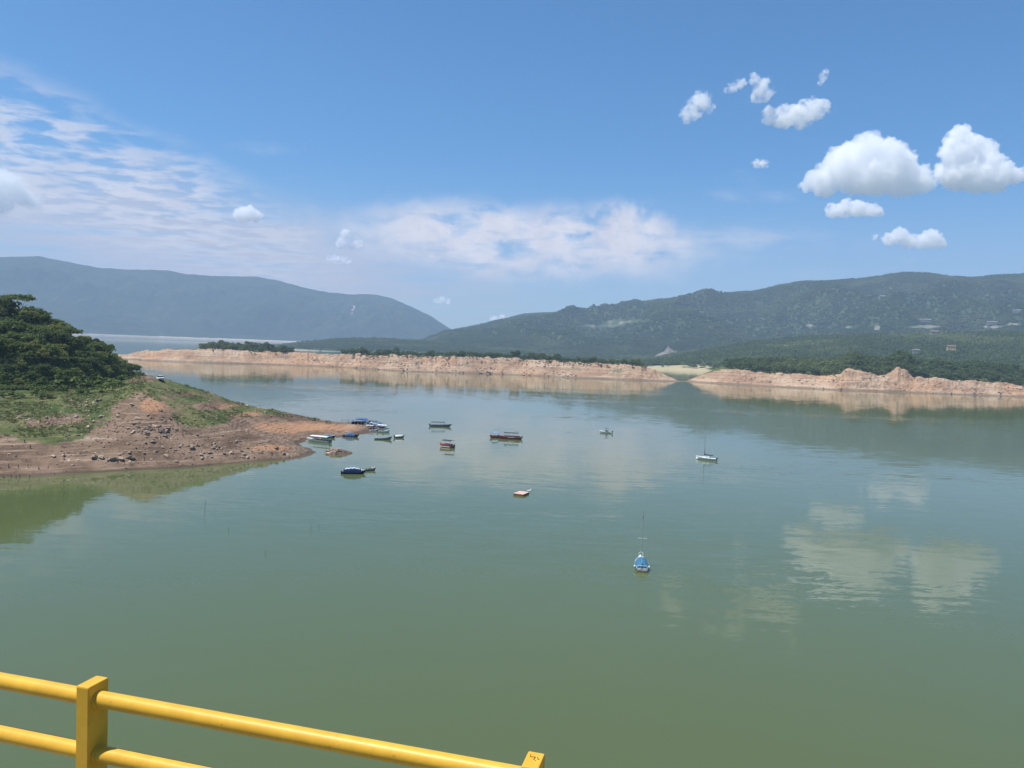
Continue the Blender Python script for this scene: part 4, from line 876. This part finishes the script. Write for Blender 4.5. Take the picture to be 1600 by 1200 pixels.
# navy tarp boat and dinghy
def ridge_tarp(e, L, W, z0, z1, mat, ridgemat=None, n=9):
    b = MB(); rows = []; r_ = random.Random(int(L * 10))
    for i in range(n):
        t = i / (n - 1); x = -L / 2 + L * t; k = math.sin(math.pi * min(1, max(0, .12 + t * .76))) ** .5; zt = z0 + (z1 - z0) * k + r_.uniform(-.08, .08)
        rows.append([Vector((x, -W / 2, z0 - .25)), Vector((x, -W * .46, z0 + (zt - z0) * .6)), Vector((x, -W * .26, zt - .06)), Vector((x, 0, zt)), Vector((x, W * .26, zt - .06)), Vector((x, W * .46, z0 + (zt - z0) * .6)), Vector((x, W / 2, z0 - .25))])
    b.loft(rows, True, True, False); b.build('tarp', mat, e)
    if ridgemat:
        b = MB(); b.loft([[Vector((r[2].x, r[2].y * 1.25, r[2].z - .05 + .13 * (i % 3 > 0))), Vector((r[3].x, 0, r[3].z + .05 + .14 * (i % 3 > 0))), Vector((r[4].x, r[4].y * 1.25, r[4].z - .05 + .13 * (i % 3 > 0)))] for i, r in enumerate(rows[1:-1])], False, False, False); b.build('tarp_top', ridgemat, e)
e = boat('tour_boat', 'boat wrapped in a dark navy tarp with a pale crumpled top', 'boat', at(550.5, 740), R(8), 5.9, 2.0, .9, P_navy, P_white, None, .3); ridge_tarp(e, 4.5, 2.15, .55, 1.55, P_navy, paint('crumpled_tarp_top', (.45, .56, .72), .6, .2, 1.5), 15)
q = MB(); q.box((2.35, 0, .9), (.4, 1.0, .5)); q.build('locker', P_white, e); q = MB(); q.tube((-2.3, -.8, .5), (-2.7, 0, .8), .04, 5); q.tube((-2.7, 0, .8), (-2.3, .8, .5), .04, 5); q.build('rail', P_metal, e)
e = boat('dinghy', 'little grey dinghy moored at the bow of the navy tarp boat', 'dinghy', at(577, 735.5), R(28), 3.0, 1.3, .75, P_grey, P_wood, None, .3); bench(e, (-.7, .3), .9, .4, P_wood); q = MB(); q.box((1.0, .15, .62), (.35, .5, .3)); q.build('cushion', P_white, e); q = MB(); q.ball((1.45, -.1, .85), .2, 8, 6); q.build('fender', P_white, e)
# white roofed launch in the inlet, blue boats
e = boat('launch', 'white launch with a long flat white roof, moored in the inlet', 'launch', at(499, 690.5), R(156), 9.0, 2.5, 1.1, P_white, P_white, None, .25); canopy(e, -4.0, 3.2, 2.6, 2.15, P_white, 5, .03, .12, z0=.5); outboard(e, -4.5, .6, .5); outboard(e, -4.5, .6, -.5); bench(e, (-3, -2, -1, 0, 1, 2), 1.8, .55, P_grey)
e = boat('rowing_boat', 'dark blue boat under a slate cover behind the white launch', 'boat', at(512, 684), R(12), 4.4, 1.7, .9, P_navy, P_white); ridge_tarp(e, 3.2, 1.6, .55, 1.25, paint('slate_tarp', (.10, .19, .27), .6, .2, 1.5))
e = boat('rowing_boat', 'boat with a bright blue tarp and rusty bow at the shore', 'boat', at(547, 682.5), R(8), 5.4, 1.9, .9, P_navy, P_rust, None, .4); ridge_tarp(e, 3.6, 2.1, .6, 1.45, P_blue); q = MB(); q.ball((2.55, 0, .75), .55, 8, 6, (1.1, .8, .9)); q.build('bow_cover', P_rust, e)
for sx in (-1.4, -.6, .2, 1.0): q = MB(); q.tube((sx, -1.0, -.2), (sx, -1.02, 1.0), .05, 5); q.build('tarp_pole', P_metal, e)
# jetty cluster at the tip of the point
c = at(560, 664.5); e = empty('floating_jetty', (c.x, c.y, 0), R(-8)); tag(e, 'floating jetty with a big sloping blue roof at the tip of the point', 'jetty')
q = MB(); q.box((0, 0, .32), (6.8, 4.2, .16)); q.build('deck', P_wood, e)
for sx in (-2.6, -.9, .9, 2.6): q = MB(); q.tube((sx, -2.0, .08), (sx, 2.0, .08), .26, 8); q.build('float', P_navy, e)
q = MB(); zz = [(-3.6, 1.35), (-2.2, 2.2), (0.2, 3.1), (2.6, 2.75), (3.7, 2.3)]; q.loft([[Vector((x, -2.4, z - .35)), Vector((x, 0, z)), Vector((x, 2.4, z - .1)), Vector((x, 2.4, z - .16)), Vector((x, 0, z - .07)), Vector((x, -2.4, z - .41))] for x, z in zz], False, True); q.build('roof', P_blue, e)
q = MB(); q.box((.9, -1.3, 2.95), (2.2, 1.4, .05)); q.build('roof_panel', P_lblue, e)
for sx, sz in ((-3.0, 1.7), (-1.4, 2.4), (0.4, 3.0), (1.9, 2.7), (3.2, 2.3)):
    for sy in (-2.1, 2.1): q = MB(); q.tube((sx, sy, .3), (sx, sy, sz - .2), .06, 6); q.build('roof_post', P_navy if sx < 0 else P_white, e)
for sx in (-2.2, -.4, 1.4): q = MB(); q.box((sx, .3, .85), (1.1, 2.4, .9)); q.build('stall', P_navy, e)
for sx in (-1.3, .5): q = MB(); q.box((sx, -1.2, .75), (.6, .5, .6)); q.build('crate', P_grey, e)
a_, b_ = at(533, 658.5), at(546, 658.0); q = MB(); v = b_ - a_; L_ = v.length; q.box((0, 0, .55), (L_, .9, .12)); q.tube((-L_ / 2, .4, .5), (-L_ / 2, .4, 1.2), .04, 5); q.tube((L_ / 2, .4, .5), (L_ / 2, .4, 1.2), .04, 5); q.tube((-L_ * .45, -.3, -.6), (-L_ * .45, -.3, .5), .08, 5); q.tube((L_ * .3, -.3, -.6), (L_ * .3, -.3, .5), .08, 5)
o = q.build('gangplank', P_wood, None, mid(a_, b_)); o.rotation_euler = (0, 0, math.atan2(v.y, v.x)); tag(o, 'grey wooden gangplank reaching out left of the blue jetty roof', 'gangplank')
e = boat('motorboat', 'white motorboat with a raised cabin beside the blue roofed jetty', 'boat', at(574, 664), R(20), 4.4, 1.8, 1.0, P_white, P_white, 'boats crowded at the jetty', .3); q = MB(); q.loft([[Vector((x, -w, z)), Vector((x, -w * .8, z + h)), Vector((x, w * .8, z + h)), Vector((x, w, z))] for x, w, z, h in ((-.4, .7, .7, .9), (.5, .65, .75, .85), (1.2, .4, .85, .1))], False, True, False); q.build('cabin', P_white, e); q = MB(); q.box((.05, 0, 1.3), (.5, 1.18, .26)); q.build('cabin_window', P_glass, e)
e = boat('tour_boat', 'dark boat with a navy awning behind the jetty motorboat', 'boat', at(584, 665), R(-14), 5.6, 1.8, 1.0, P_dark, P_grey, 'boats crowded at the jetty', .3); canopy(e, -2.2, 1.8, 1.8, 2.0, P_navy, 3, z0=.5); bench(e, (-1.2, 0, 1.0), 1.3, .5, P_wood)
e = boat('tour_boat', 'boat with a lilac blue awning in the middle of the jetty crowd', 'boat', at(589.5, 669.5), R(-20), 5.2, 1.9, 1.0, P_dark, P_white, 'boats crowded at the jetty', .3); canopy(e, -2.1, 1.6, 2.0, 1.9, P_lblue, 3, z0=.5); bench(e, (-1.2, 0, 1.0), 1.4, .5, P_navy)
e = boat('tour_boat', 'white boat with a white awning at the outer end of the jetty', 'boat', at(598, 671.5), R(-22), 5.2, 1.9, 1.0, P_white, P_white, 'boats crowded at the jetty', .3); canopy(e, -2.0, 2.0, 2.0, 2.0, P_white, 3, z0=.5); bench(e, (-1.2, 0, 1.0), 1.4, .55, P_navy); outboard(e, -2.6, .6)
e = boat('motorboat', 'low white motorboat nearest the camera at the jetty end', 'boat', at(599, 675.5), R(12), 4.2, 1.7, .9, P_white, P_white, 'boats crowded at the jetty', .35); q = MB(); q.box((-.2, 0, .9), (.8, 1.0, .35)); q.build('windscreen', P_glass, e); outboard(e, -2.1, .5); bench(e, (-1.1,), 1.2, .5, P_grey)
e = boat('rowing_boat', 'bare white rowing boat drawn up beside the jetty end', 'boat', at(584, 673.5), R(30), 3.2, 1.4, .75, P_white, None, 'boats crowded at the jetty', .3); bench(e, (-.8, .3), 1.0, .35, P_wood)

e = boat('motorboat', 'white motorboat with a blue awning nosing out beyond the jetty', 'boat', at(594, 667.5), R(-24), 5.0, 1.8, 1.0, P_white, P_white, 'boats crowded at the jetty', .3); canopy(e, -2.0, 1.2, 1.9, 1.95, P_blue, 3, z0=.5); outboard(e, -2.5, .55)
e = boat('tour_boat', 'grey boat with a pale awning between the jetty and the shore', 'boat', at(579, 671.5), R(-16), 4.8, 1.8, 1.0, P_grey, P_white, 'boats crowded at the jetty', .3); canopy(e, -1.9, 1.5, 1.8, 1.9, P_pale, 3, z0=.5); bench(e, (-1.0, .2), 1.3, .5, P_wood)
e = boat('rowing_boat', 'dark rowing boat tucked between the jetty deck and the motorboat', 'boat', at(571, 668), R(-30), 4.2, 1.5, .8, P_navy, P_grey, 'boats crowded at the jetty', .3); bench(e, (-.9, .4), 1.1, .35, P_wood)
e = boat('tour_boat', 'dark hulled boat with a blue awning at the back of the jetty', 'boat', at(566, 661), R(-6), 6.0, 2.0, 1.0, P_dark, P_grey, 'boats crowded at the jetty', .3); canopy(e, -2.4, 2.0, 2.0, 2.1, P_blue, 3, z0=.5)
# sailboats
def cyl_stay(e, p, q, name='stay', r=.012): b = MB(); b.tube(p, q, r, 4); b.build(name, P_metal, e)
e = boat('sailboat', 'white sailboat with a dark blue furled sail, farther of the two', 'sailboat', at(1104.5, 718.5), R(154), 6.2, 2.1, 1.05, P_white, P_white, 'sailing boats at their moorings', .22, .7)
q = MB(); q.loft([[Vector((x, -w, z)), Vector((x, -w * .75, z + h)), Vector((x, w * .75, z + h)), Vector((x, w, z))] for x, w, z, h in ((-.9, .75, .66, .4), (.6, .7, .68, .42), (1.6, .4, .8, .12))], False, True, False); q.build('cabin', P_white, e); q = MB(); rg_ = hull_rings(6.2, 2.1, 1.05, .22, .2, .7); q.loft([[Vector((x + rk, w * .96, zt + .02)), Vector((x + rk, 0, zt + .07)), Vector((x + rk, -w * .96, zt + .02))] for x, w, zt, zb, rk in rg_], False, False, False); q.build('deck', P_white, e)
q = MB(); q.box((-.1, 0, .9), (.8, 1.3, .14)); q.build('cabin_window', P_glass, e)
q = MB(); q.box((-1.0, 0, .98), (.12, .7, .5)); q.build('hatch', P_glass, e); q = MB(); q.tube((.9, 0, .6), (.9, 0, 8.6), .075, 8, .05); q.build('mast', paint('mast_grey', (.20, .24, .27), .4, .05, 2, .5), e)
q = MB(); q.tube((.8, 0, 1.75), (-2.1, 0, 1.55), .17, 8, .1); q.tube((.86, 0, 1.6), (.86, 0, 3.0), .14, 8, .08); q.build('furled_sail', P_navy, e); q = MB(); q.tube((.85, 0, 1.6), (-2.2, 0, 1.42), .05, 6); q.build('boom', P_metal, e)
cyl_stay(e, (.9, 0, 8.5), (3.5, 0, 1.2)); cyl_stay(e, (.9, 0, 8.5), (-3.0, 0, .8)); cyl_stay(e, (.9, 0, 6.5), (.6, .95, .8)); cyl_stay(e, (.9, 0, 6.5), (.6, -.95, .8)); outboard(e, -3.1, .45)
c = at(1089, 717.5); q = MB(); q.ball((0, 0, .22), .42, 10, 7, (1, 1, .95)); q.tube((0, 0, .55), (0, 0, .75), .05, 6); o = q.build('mooring_buoy', P_white, None, (c.x, c.y, 0)); tag(o, 'round white mooring buoy in front of the white sailboat', 'buoy')
e = boat('sailboat', 'sailboat under a blue deck cover seen stern on, nearest boat', 'sailboat', at(1002, 886), R(83), 6.0, 2.2, 1.1, P_white, P_white, 'sailing boats at their moorings', .18, .8)
q = MB(); q.loft([[Vector((x, -w, z)), Vector((x, -w * .62, z + h * .8)), Vector((x, 0, z + h)), Vector((x, w * .62, z + h * .8)), Vector((x, w, z))] for x, w, z, h in ((-2.75, .80, .62, .3), (-2.2, 1.04, .6, .62), (-.8, 1.12, .66, .8), (.5, 1.05, .7, .8), (1.5, .72, .8, .5), (1.9, .5, .85, .2))], True, True, False); q.build('deck_cover', P_cover, e)
q = MB(); q.tube((-2.6, 0, 1.25), (.5, 0, 1.62), .09, 8); q.build('boom', paint('boom_cover', (.08, .24, .36), .6, .1, 2), e); q = MB(); q.tube((.6, 0, .6), (.6, 0, 8.6), .055, 8, .04); q.build('mast', P_metal, e)
q = MB(); q.tube((.6, -.75, 4.6), (.6, .75, 4.6), .03, 6); q.build('spreader', P_white, e); q = MB(); q.ball((.6, 0, 8.1), .1, 8, 6); q.tube((.6, 0, 8.5), (.6, 0, 9.1), .015, 4); q.build('masthead', P_dark, e)
for s_ in (-1, 1): cyl_stay(e, (.6, s_ * .75, 4.6), (.4, s_ * 1.08, .75)); cyl_stay(e, (.6, 0, 8.3), (.6, s_ * .75, 4.6))
cyl_stay(e, (.6, 0, 8.3), (3.3, 0, 1.1)); q = MB()
for s_ in (-1, 1): q.tube((2.6, s_ * .35, .8), (2.7, s_ * .33, 1.6), .035, 6); q.tube((2.7, s_ * .33, 1.6), (3.3, 0, 1.65), .035, 6)
q.build('bow_rail', P_white, e); q = MB()
for s_ in (-.85, -.3, .3, .85): q.tube((-2.95, s_, .5), (-3.0, s_, 1.05), .03, 6)
q.tube((-3.0, -.85, 1.05), (-3.0, .85, 1.05), .03, 6); q.build('stern_rail', P_white, e); q = MB(); q.box((-3.03, -.42, .45), (.06, .5, .3)); q.box((-3.03, .42, .45), (.06, .5, .3)); q.build('name_board', P_white, e); q = MB(); q.box((-3.02, 0, .08), (.05, 1.7, .14)); q.build('boot_stripe', P_rust, e)
for s_ in (-1, 1): q = MB(); q.ball((-1.8, s_ * 1.15, .55), .17, 8, 6, (1, 1, 1.5)); q.build('fender', P_white, e)
# raft and its white bird
c = at(814.5, 773); e = empty('swimming_raft', (c.x, c.y, 0), R(-24)); tag(e, 'flat square pink topped raft floating alone in the water', 'raft')
q = MB(); q.box((0, 0, .18), (2.5, 3.6, .5)); q.build('float', paint('raft_side', (.20, .10, .08), .7, .2, 2), e)
for i in range(6): q = MB(); q.box((0, -1.5 + .6 * i, .47), (2.56, .575, .07)); q.build('plank', P_pink, e)
c = at(826.5, 769); e = empty('egret', (c.x, c.y, 0), R(20)); 
b = MB(); b.loft([[Vector((x, r_ * math.cos(a), z + r_ * .8 * math.sin(a))) for a in np.linspace(0, 2 * math.pi, 8, endpoint=False)] for x, z, r_ in ((-.6, .42, .03), (-.35, .38, .14), (0, .34, .22), (.3, .42, .17), (.45, .6, .07), (.42, .8, .045), (.48, .95, .05), (.58, .96, .055), (.64, .95, .02))], True, True); bo = b.build('body', P_white, e)
b = MB(); b.tube((.63, 0, .95), (.85, 0, .92), .018, 5, .004); b.build('beak', paint('beak', (.6, .38, .05), .5), e)
b = MB(); [b.tube((0, s_, .2), (0, s_, -.3), .015, 5) for s_ in (-.06, .06)]; b.build('legs', P_dark, e); tag(e, 'small white bird at the right corner of the pink raft', 'bird')

# car by the water on the far side of the peninsula
p = px_at(250, 594) or at(250, 595, 1.5)
e = empty('parked_car', p, R(128)); tag(e, 'white car parked on the bank at the end of the left wood', 'car')
b = MB(); b.loft([[Vector((x, -.85, z0)), Vector((x, -.88, (z0 + z1) / 2)), Vector((x, -.8, z1)), Vector((x, .8, z1)), Vector((x, .88, (z0 + z1) / 2)), Vector((x, .85, z0))] for x, z0, z1 in ((-2.2, .4, .85), (-2.0, .3, 1.0), (-.9, .28, 1.02), (.9, .28, 1.0), (1.9, .3, .88), (2.2, .4, .7))], False, True); b.build('body', P_white, e)
b = MB(); b.loft([[Vector((x, -w, 1.0)), Vector((x2, -w * .84, 1.5)), Vector((x2, w * .84, 1.5)), Vector((x, w, 1.0))] for x, x2, w in ((-1.8, -1.3, .78), (-.4, -.4, .8), (1.2, .4, .78))], False, True, False); b.build('windows', P_glass, e); b = MB(); b.box((-.45, 0, 1.52), (1.75, 1.34, .06)); b.build('roof', P_white, e)
for sx in (-1.35, 1.35):
    for sy in (-.8, .8): b = MB(); b.tube((sx, sy - .1, .32), (sx, sy + .1, .32), .33, 12); b.build('wheel', P_dark, e)

# stakes and reeds
P_stake = paint('wet_dark_wood', (.035, .03, .025), .8, .2, 3.0, .2)
def stake(px, py, h, label, group, r=.07, land=False, lean=.05):
    p = (px_at(px, py) if land else None) or at(px, py); b = MB(); b.tube((0, 0, -.6), (lean * h, lean * .4 * h, h), r, 6, r * .7); b.tube((lean * h * .5, 0, h * .5), (lean * h * .5 + r * 2.2, r, h * .58), r * .5, 5, r * .3)
    o = b.build('stake', P_stake, None, p); tag(o, label, 'stake', group)
ORD = ['leftmost', 'second', 'third', 'fourth', 'fifth', 'sixth', 'seventh', 'eighth', 'ninth', 'last']
for i_, (px_, py_, h_) in enumerate(((6, 747, .45), (17, 746.5, .8), (25, 747, .5), (31, 746.5, .75), (46, 746, .55))): stake(px_, py_, h_, ('leftmost' if i_ == 0 else ORD[i_] + ' from left') + ' of the five short dark stakes in the shallows', 'stakes in the shallows', land=False, lean=rr.uniform(-.15, .15))
for i_, (px_, py_, h_) in enumerate(((13, 733, 1.0), (29, 733.5, .9), (44, 733.5, 1.0), (60, 734, 1.0), (75, 733.5, .8), (194, 726, 1.0), (205, 727, .8), (216, 726, .6), (225, 722, 1.0), (245, 724, .8))): stake(px_, py_, h_, ('leftmost' if i_ == 0 else ORD[i_] + ' from left') + ' of the dark stakes stuck in the mud above the water', 'stakes in the mud', land=True, lean=rr.uniform(-.15, .15))
stake(100, 719, 1.9, 'tallest thick dark post standing on the muddy bank', None, .13, True, .02); stake(47, 701, .9, 'lone stump on the bare terrace higher up the bank', None, .12, True); stake(38, 692, .6, 'small stump at the edge of the grass terraces', None, .12, True)
def twig(px, py, h, label, lean): 
    p = at(px, py); b = MB(); b.tube((0, 0, -.4), (lean * h * .6, 0, h * .6), .03, 5, .022); b.tube((lean * h * .6, 0, h * .6), (lean * h * 1.1, .1, h), .022, 5, .01); b.tube((lean * h * .5, 0, h * .5), (lean * h * .5 + .25, 0, h * .75), .015, 4, .008); o = b.build('twig', P_stake, None, p); tag(o, label, 'twig')
twig(320, 803, 3.0, 'tall thin twig sticking out of the open water', .02); twig(357, 831, .9, 'short thin twig right of the tall one in the water', .1); twig(485.5, 830, 1.3, 'thin twig of a pair in the middle left water', .06); twig(499, 826, .8, 'smaller bent twig of the pair in the water', -.15); twig(414, 867, .8, 'short twig nearest the railing in open water', .12); twig(98, 777, 1.5, 'leaning twig in the shaded reflection at the left', .25)
# bare sapling and things on the point
p = px_at(112, 665); b = MB(); b.tube((0, 0, -.3), (-.3, 0, 2.6), .09, 6, .05); b.tube((-.2, 0, 1.6), (.7, .2, 3.4), .05, 5, .02); b.tube((-.3, 0, 2.5), (-.8, -.1, 3.8), .045, 5, .015); b.tube((-.05, 0, .8), (.9, 0, 1.2), .05, 5, .02); o = b.build('bare_sapling', paint('dry_branch', (.30, .23, .15), .9), None, p); tag(o, 'bare dry sapling standing among the rocks on the left slope', 'dead tree')
for px_, py_, s_, lb in ((495, 657.5, .8, 'low dark bush on the far brink of the muddy point'), (513, 661, .7, 'small bluish bush next to the path to the jetty'), (486, 656, .5, 'tiny bush at the brink left of the dark one')):
    p = px_at(px_, py_) or at(px_, py_, 1.0); o = link('bush', BUSH[1]); o.location = p; o.scale = (s_,) * 3; tag(o, lb, 'bush')

# ------------------------------------------------------------------ houses on the right slopes
P_wall = paint('pale_plaster', (.28, .27, .23), .8, .1, .4); P_yel = paint('yellow_plaster', (.6, .46, .2), .8, .1, .4); P_tin = paint('tin_roof', (.20, .21, .20), .5, .15, .6, .4); P_tile = paint('tile_roof', (.20, .13, .10), .8, .2, .8)
def house(px, rg, q, w, d, h, wall, roof, label, lift=0.0):
    az = float(np.interp(px, rg.px, rg.az)); r0 = float(np.asarray(rg.r0a(np.array([az]))).ravel()[0]); r1 = float(np.asarray(rg.r1a(np.array([az]))).ravel()[0]); r = r0 + q * (r1 - r0); z = float(rg.z(np.array([az]), np.array([r]))[0]) + lift
    e = empty('house', (math.sin(az) * r, math.cos(az) * r, z), -az + .25); tag(e, label, 'house', None); b = MB(); b.box((0, 0, h / 2 - 2), (w, d, h + 4)); b.build('wall', wall, e)
    b = MB(); b.loft([[Vector((x, -d / 2 - .6, h - .2)), Vector((x, 0, h + d * .28)), Vector((x, d / 2 + .6, h - .2))] for x in (-w / 2 - .6, w / 2 + .6)], False, True); b.build('roof', roof, e)
    for k in range(3): b = MB(); b.box((-w * .33 + w * .33 * k, -d / 2 - .03, h * .55), (w * .14, .08, h * .3)); b.build('window', P_glass, e)
house(1488, HILL, .40, 16, 9, 8, P_yel, P_tile, 'yellow house among the trees near the right frame edge', 9); house(1433, HILL, .34, 13, 7, 5, P_wall, P_tin, 'small white house left of the yellow one', 8)
house(1381, RIGHT_RANGE, .50, 26, 16, 12, P_wall, P_tin, 'large pale house high on the right mountain slope', 4); house(1450, RIGHT_RANGE, .30, 42, 12, 6, P_wall, P_tin, 'long pale shed on the terrace of the right slope', 6); house(1555, RIGHT_RANGE, .30, 34, 12, 6, P_wall, P_tin, 'long pale shed nearest the right frame edge', 6); house(1460, HILL, .92, 18, 12, 6, P_wall, P_tile, 'grey house on top of the wooded hill', 8); house(1592, RIGHT_RANGE, .33, 24, 12, 6, P_wall, P_tin, 'pale shed cut by the right frame edge', 6)
# grey scree heap at the foot of the mountain
def scree():
    V = []; nu, nv = 60, 16; c0 = at_d(1018, 553, 2450); c1 = at_d(1086, 552, 2450); top = [(0, .03), (.15, .45), (.28, .62), (.38, 1.0), (.52, .72), (.7, .62), (.85, .5), (.95, .45), (1, .05)]
    for j in range(nv):
        for i in range(nu):
            u = i / (nu - 1); v_ = j / (nv - 1); p = c0.lerp(c1, u); n_ = Vector((p.x, p.y, 0)).normalized(); h = float(interp(top, u)) * 44; x, y = u * 14, v_ * 5
            V.append(p + n_ * (v_ * 60) + Vector((0, 0, 0)) + Vector((0, 0, -p.z + 12 + h * math.sin(min(1, v_ * 1.05) * math.pi / 2) + 3.0 * float(ridged(x / 2, y / 2, 3)) * math.sin(v_ * math.pi))))
    m, t, p = new_mat('grey_scree', .95); n = t.noise(geopos(t), .05, 5, .65); t.set(p.inputs['Base Color'], t.mix(t.ramp(n, .35, .65), (.12, .11, .10), (.21, .19, .175)))
    tag(link('scree_slope', np_mesh('scree_slope', [tuple(v) for v in V], grid_faces(nv, nu), m, False)), kind='structure')
scree()

# ------------------------------------------------------------------ the dam road and its yellow railing
HR = 1.36; ZT = CAM_Z - HR
A = at(0, 1063, ZT); B = at(810, 1212, ZT); u = (B - A).normalized(); nrm = Vector((-u.y, u.x, 0)); P1 = at(144.5, 1090, ZT); P2 = at(831, 1219, ZT); span = (P2 - P1).length
M_yel, ty, py_ = new_mat('yellow_enamel', .44); py_.inputs['Specular IOR Level'].default_value = .36
n_ = ty.noise(obco(ty), 9.0, 6, .6); n2_ = ty.noise(obco(ty), 60.0, 4, .6); cy = ty.mix(ty.ramp(n_, .35, .7), (.62, .335, .027), (.71, .40, .036)); cy = ty.mix(ty.m('MULTIPLY', ty.ramp(n2_, .64, .72), .6), cy, (.25, .13, .03)); ty.set(py_.inputs['Base Color'], cy)
bb = ty.N.new('ShaderNodeBump'); bb.inputs['Strength'].default_value = .12; bb.inputs['Distance'].default_value = .004; ty.set(bb.inputs['Height'], n2_); ty.L.new(bb.outputs[0], py_.inputs['Normal'])
ang = math.atan2(u.y, u.x); base = Vector((P1.x, P1.y, ZT - 1.06)); e = empty('railing', base, ang); tag(e, 'yellow steel railing of round rails and square posts along the dam', 'railing')
RD = .0295; GAP = .208
def post_mesh():
    b = MB(); w, d, h0, h1, r = .056, .098, 0.0, 1.06 + .062, .007
    def ring(z, k): return [Vector((sx * (w / 2 - k), sy * (d / 2 - k), z)) if False else Vector((x * (w / 2 - k) , y * (d / 2 - k), z)) for x, y in ((-1, -.93), (-.88, -1), (.88, -1), (1, -.93), (1, .93), (.88, 1), (-.88, 1), (-1, .93))]
    b.loft([ring(h0, 0), ring(h1 - .006, 0), ring(h1 - .0015, .0018), ring(h1, .006)], False, True)
    b.box((0, 0, .006), (.16, .2, .012))
    for sx in (-.06, .06):
        for sy in (-.08, .08): b.tube((sx, sy, .012), (sx, sy, .03), .011, 6)
    return b.mesh('post', M_yel)
pm = post_mesh()
for k in range(-2, 6): o = link('post', pm, e, (k * span, 0, 0))
for k in range(-2, 5):
    for j in range(5):
        b = MB(); z = 1.06 - GAP * j; b.tube((k * span + .028, 0, z), ((k + 1) * span - .028, 0, z), RD, 28, None, False)
        for x_, s_ in ((k * span + .0292, 1), ((k + 1) * span - .0292, -1)): b.tube((x_, 0, z), (x_ + s_ * .007, 0, z), RD + .004, 28, RD + .0005, False)
        b.build('rail', M_yel, e)
# worn marks on the cap of the second post
b = MB(); z = 1.06 + .062 + .0006
for cx_, cy_, lx, ly, rz in ((-.012, .016, .002, .008, .3), (-.004, .014, .018, .0025, .25), (.002, .006, .0025, .016, -.1), (.012, .012, .0025, .010, .4), (.016, .005, .006, .002, .2), (.008, -.004, .003, .003, 0), (-.014, .024, .003, .003, 0)): b.box((span + cx_, cy_, z), (lx, ly, .0008), rz)
b.build('worn_mark', paint('bare_rusty_steel', (.06, .04, .025), .8), e)
# dam body with kerb and road
dk = ZT - 1.06; m, t, p = new_mat('concrete', .9); n = t.noise(geopos(t), .6, 6, .6); t.set(p.inputs['Base Color'], t.mix(t.ramp(n, .3, .7), (.26, .25, .23), (.36, .35, .32)))
mid_ = Vector((P1.x, P1.y, 0)) + u * 1.5; q = MB(); L_ = 420
for off, wd, z0, z1 in ((-.35, 1.1, -2.4, dk - .001), ): q.box((0, off, (z0 + z1) / 2), (L_, wd, z1 - z0))
q.box((0, -5.4, (dk - .14 - 2.4) / 2), (L_, 9.0, dk - .14 + 2.4)); o = q.build('dam_wall', m, None, (mid_.x, mid_.y, 0)); o.rotation_euler = (0, 0, ang); tag(o, 'concrete dam wall carrying the road and railing', 'dam')
m2, t2, p2 = new_mat('asphalt', .9); n2 = t2.noise(geopos(t2), 3.0, 6, .6); t2.set(p2.inputs['Base Color'], t2.mix(t2.ramp(n2, .3, .7), (.04, .04, .042), (.065, .065, .066)))
q = MB(); q.box((0, -4.9, dk - .12), (L_, 7.9, .03)); o = q.build('road', m2, None, (mid_.x, mid_.y, 0)); o.rotation_euler = (0, 0, ang); tag(o, kind='structure')
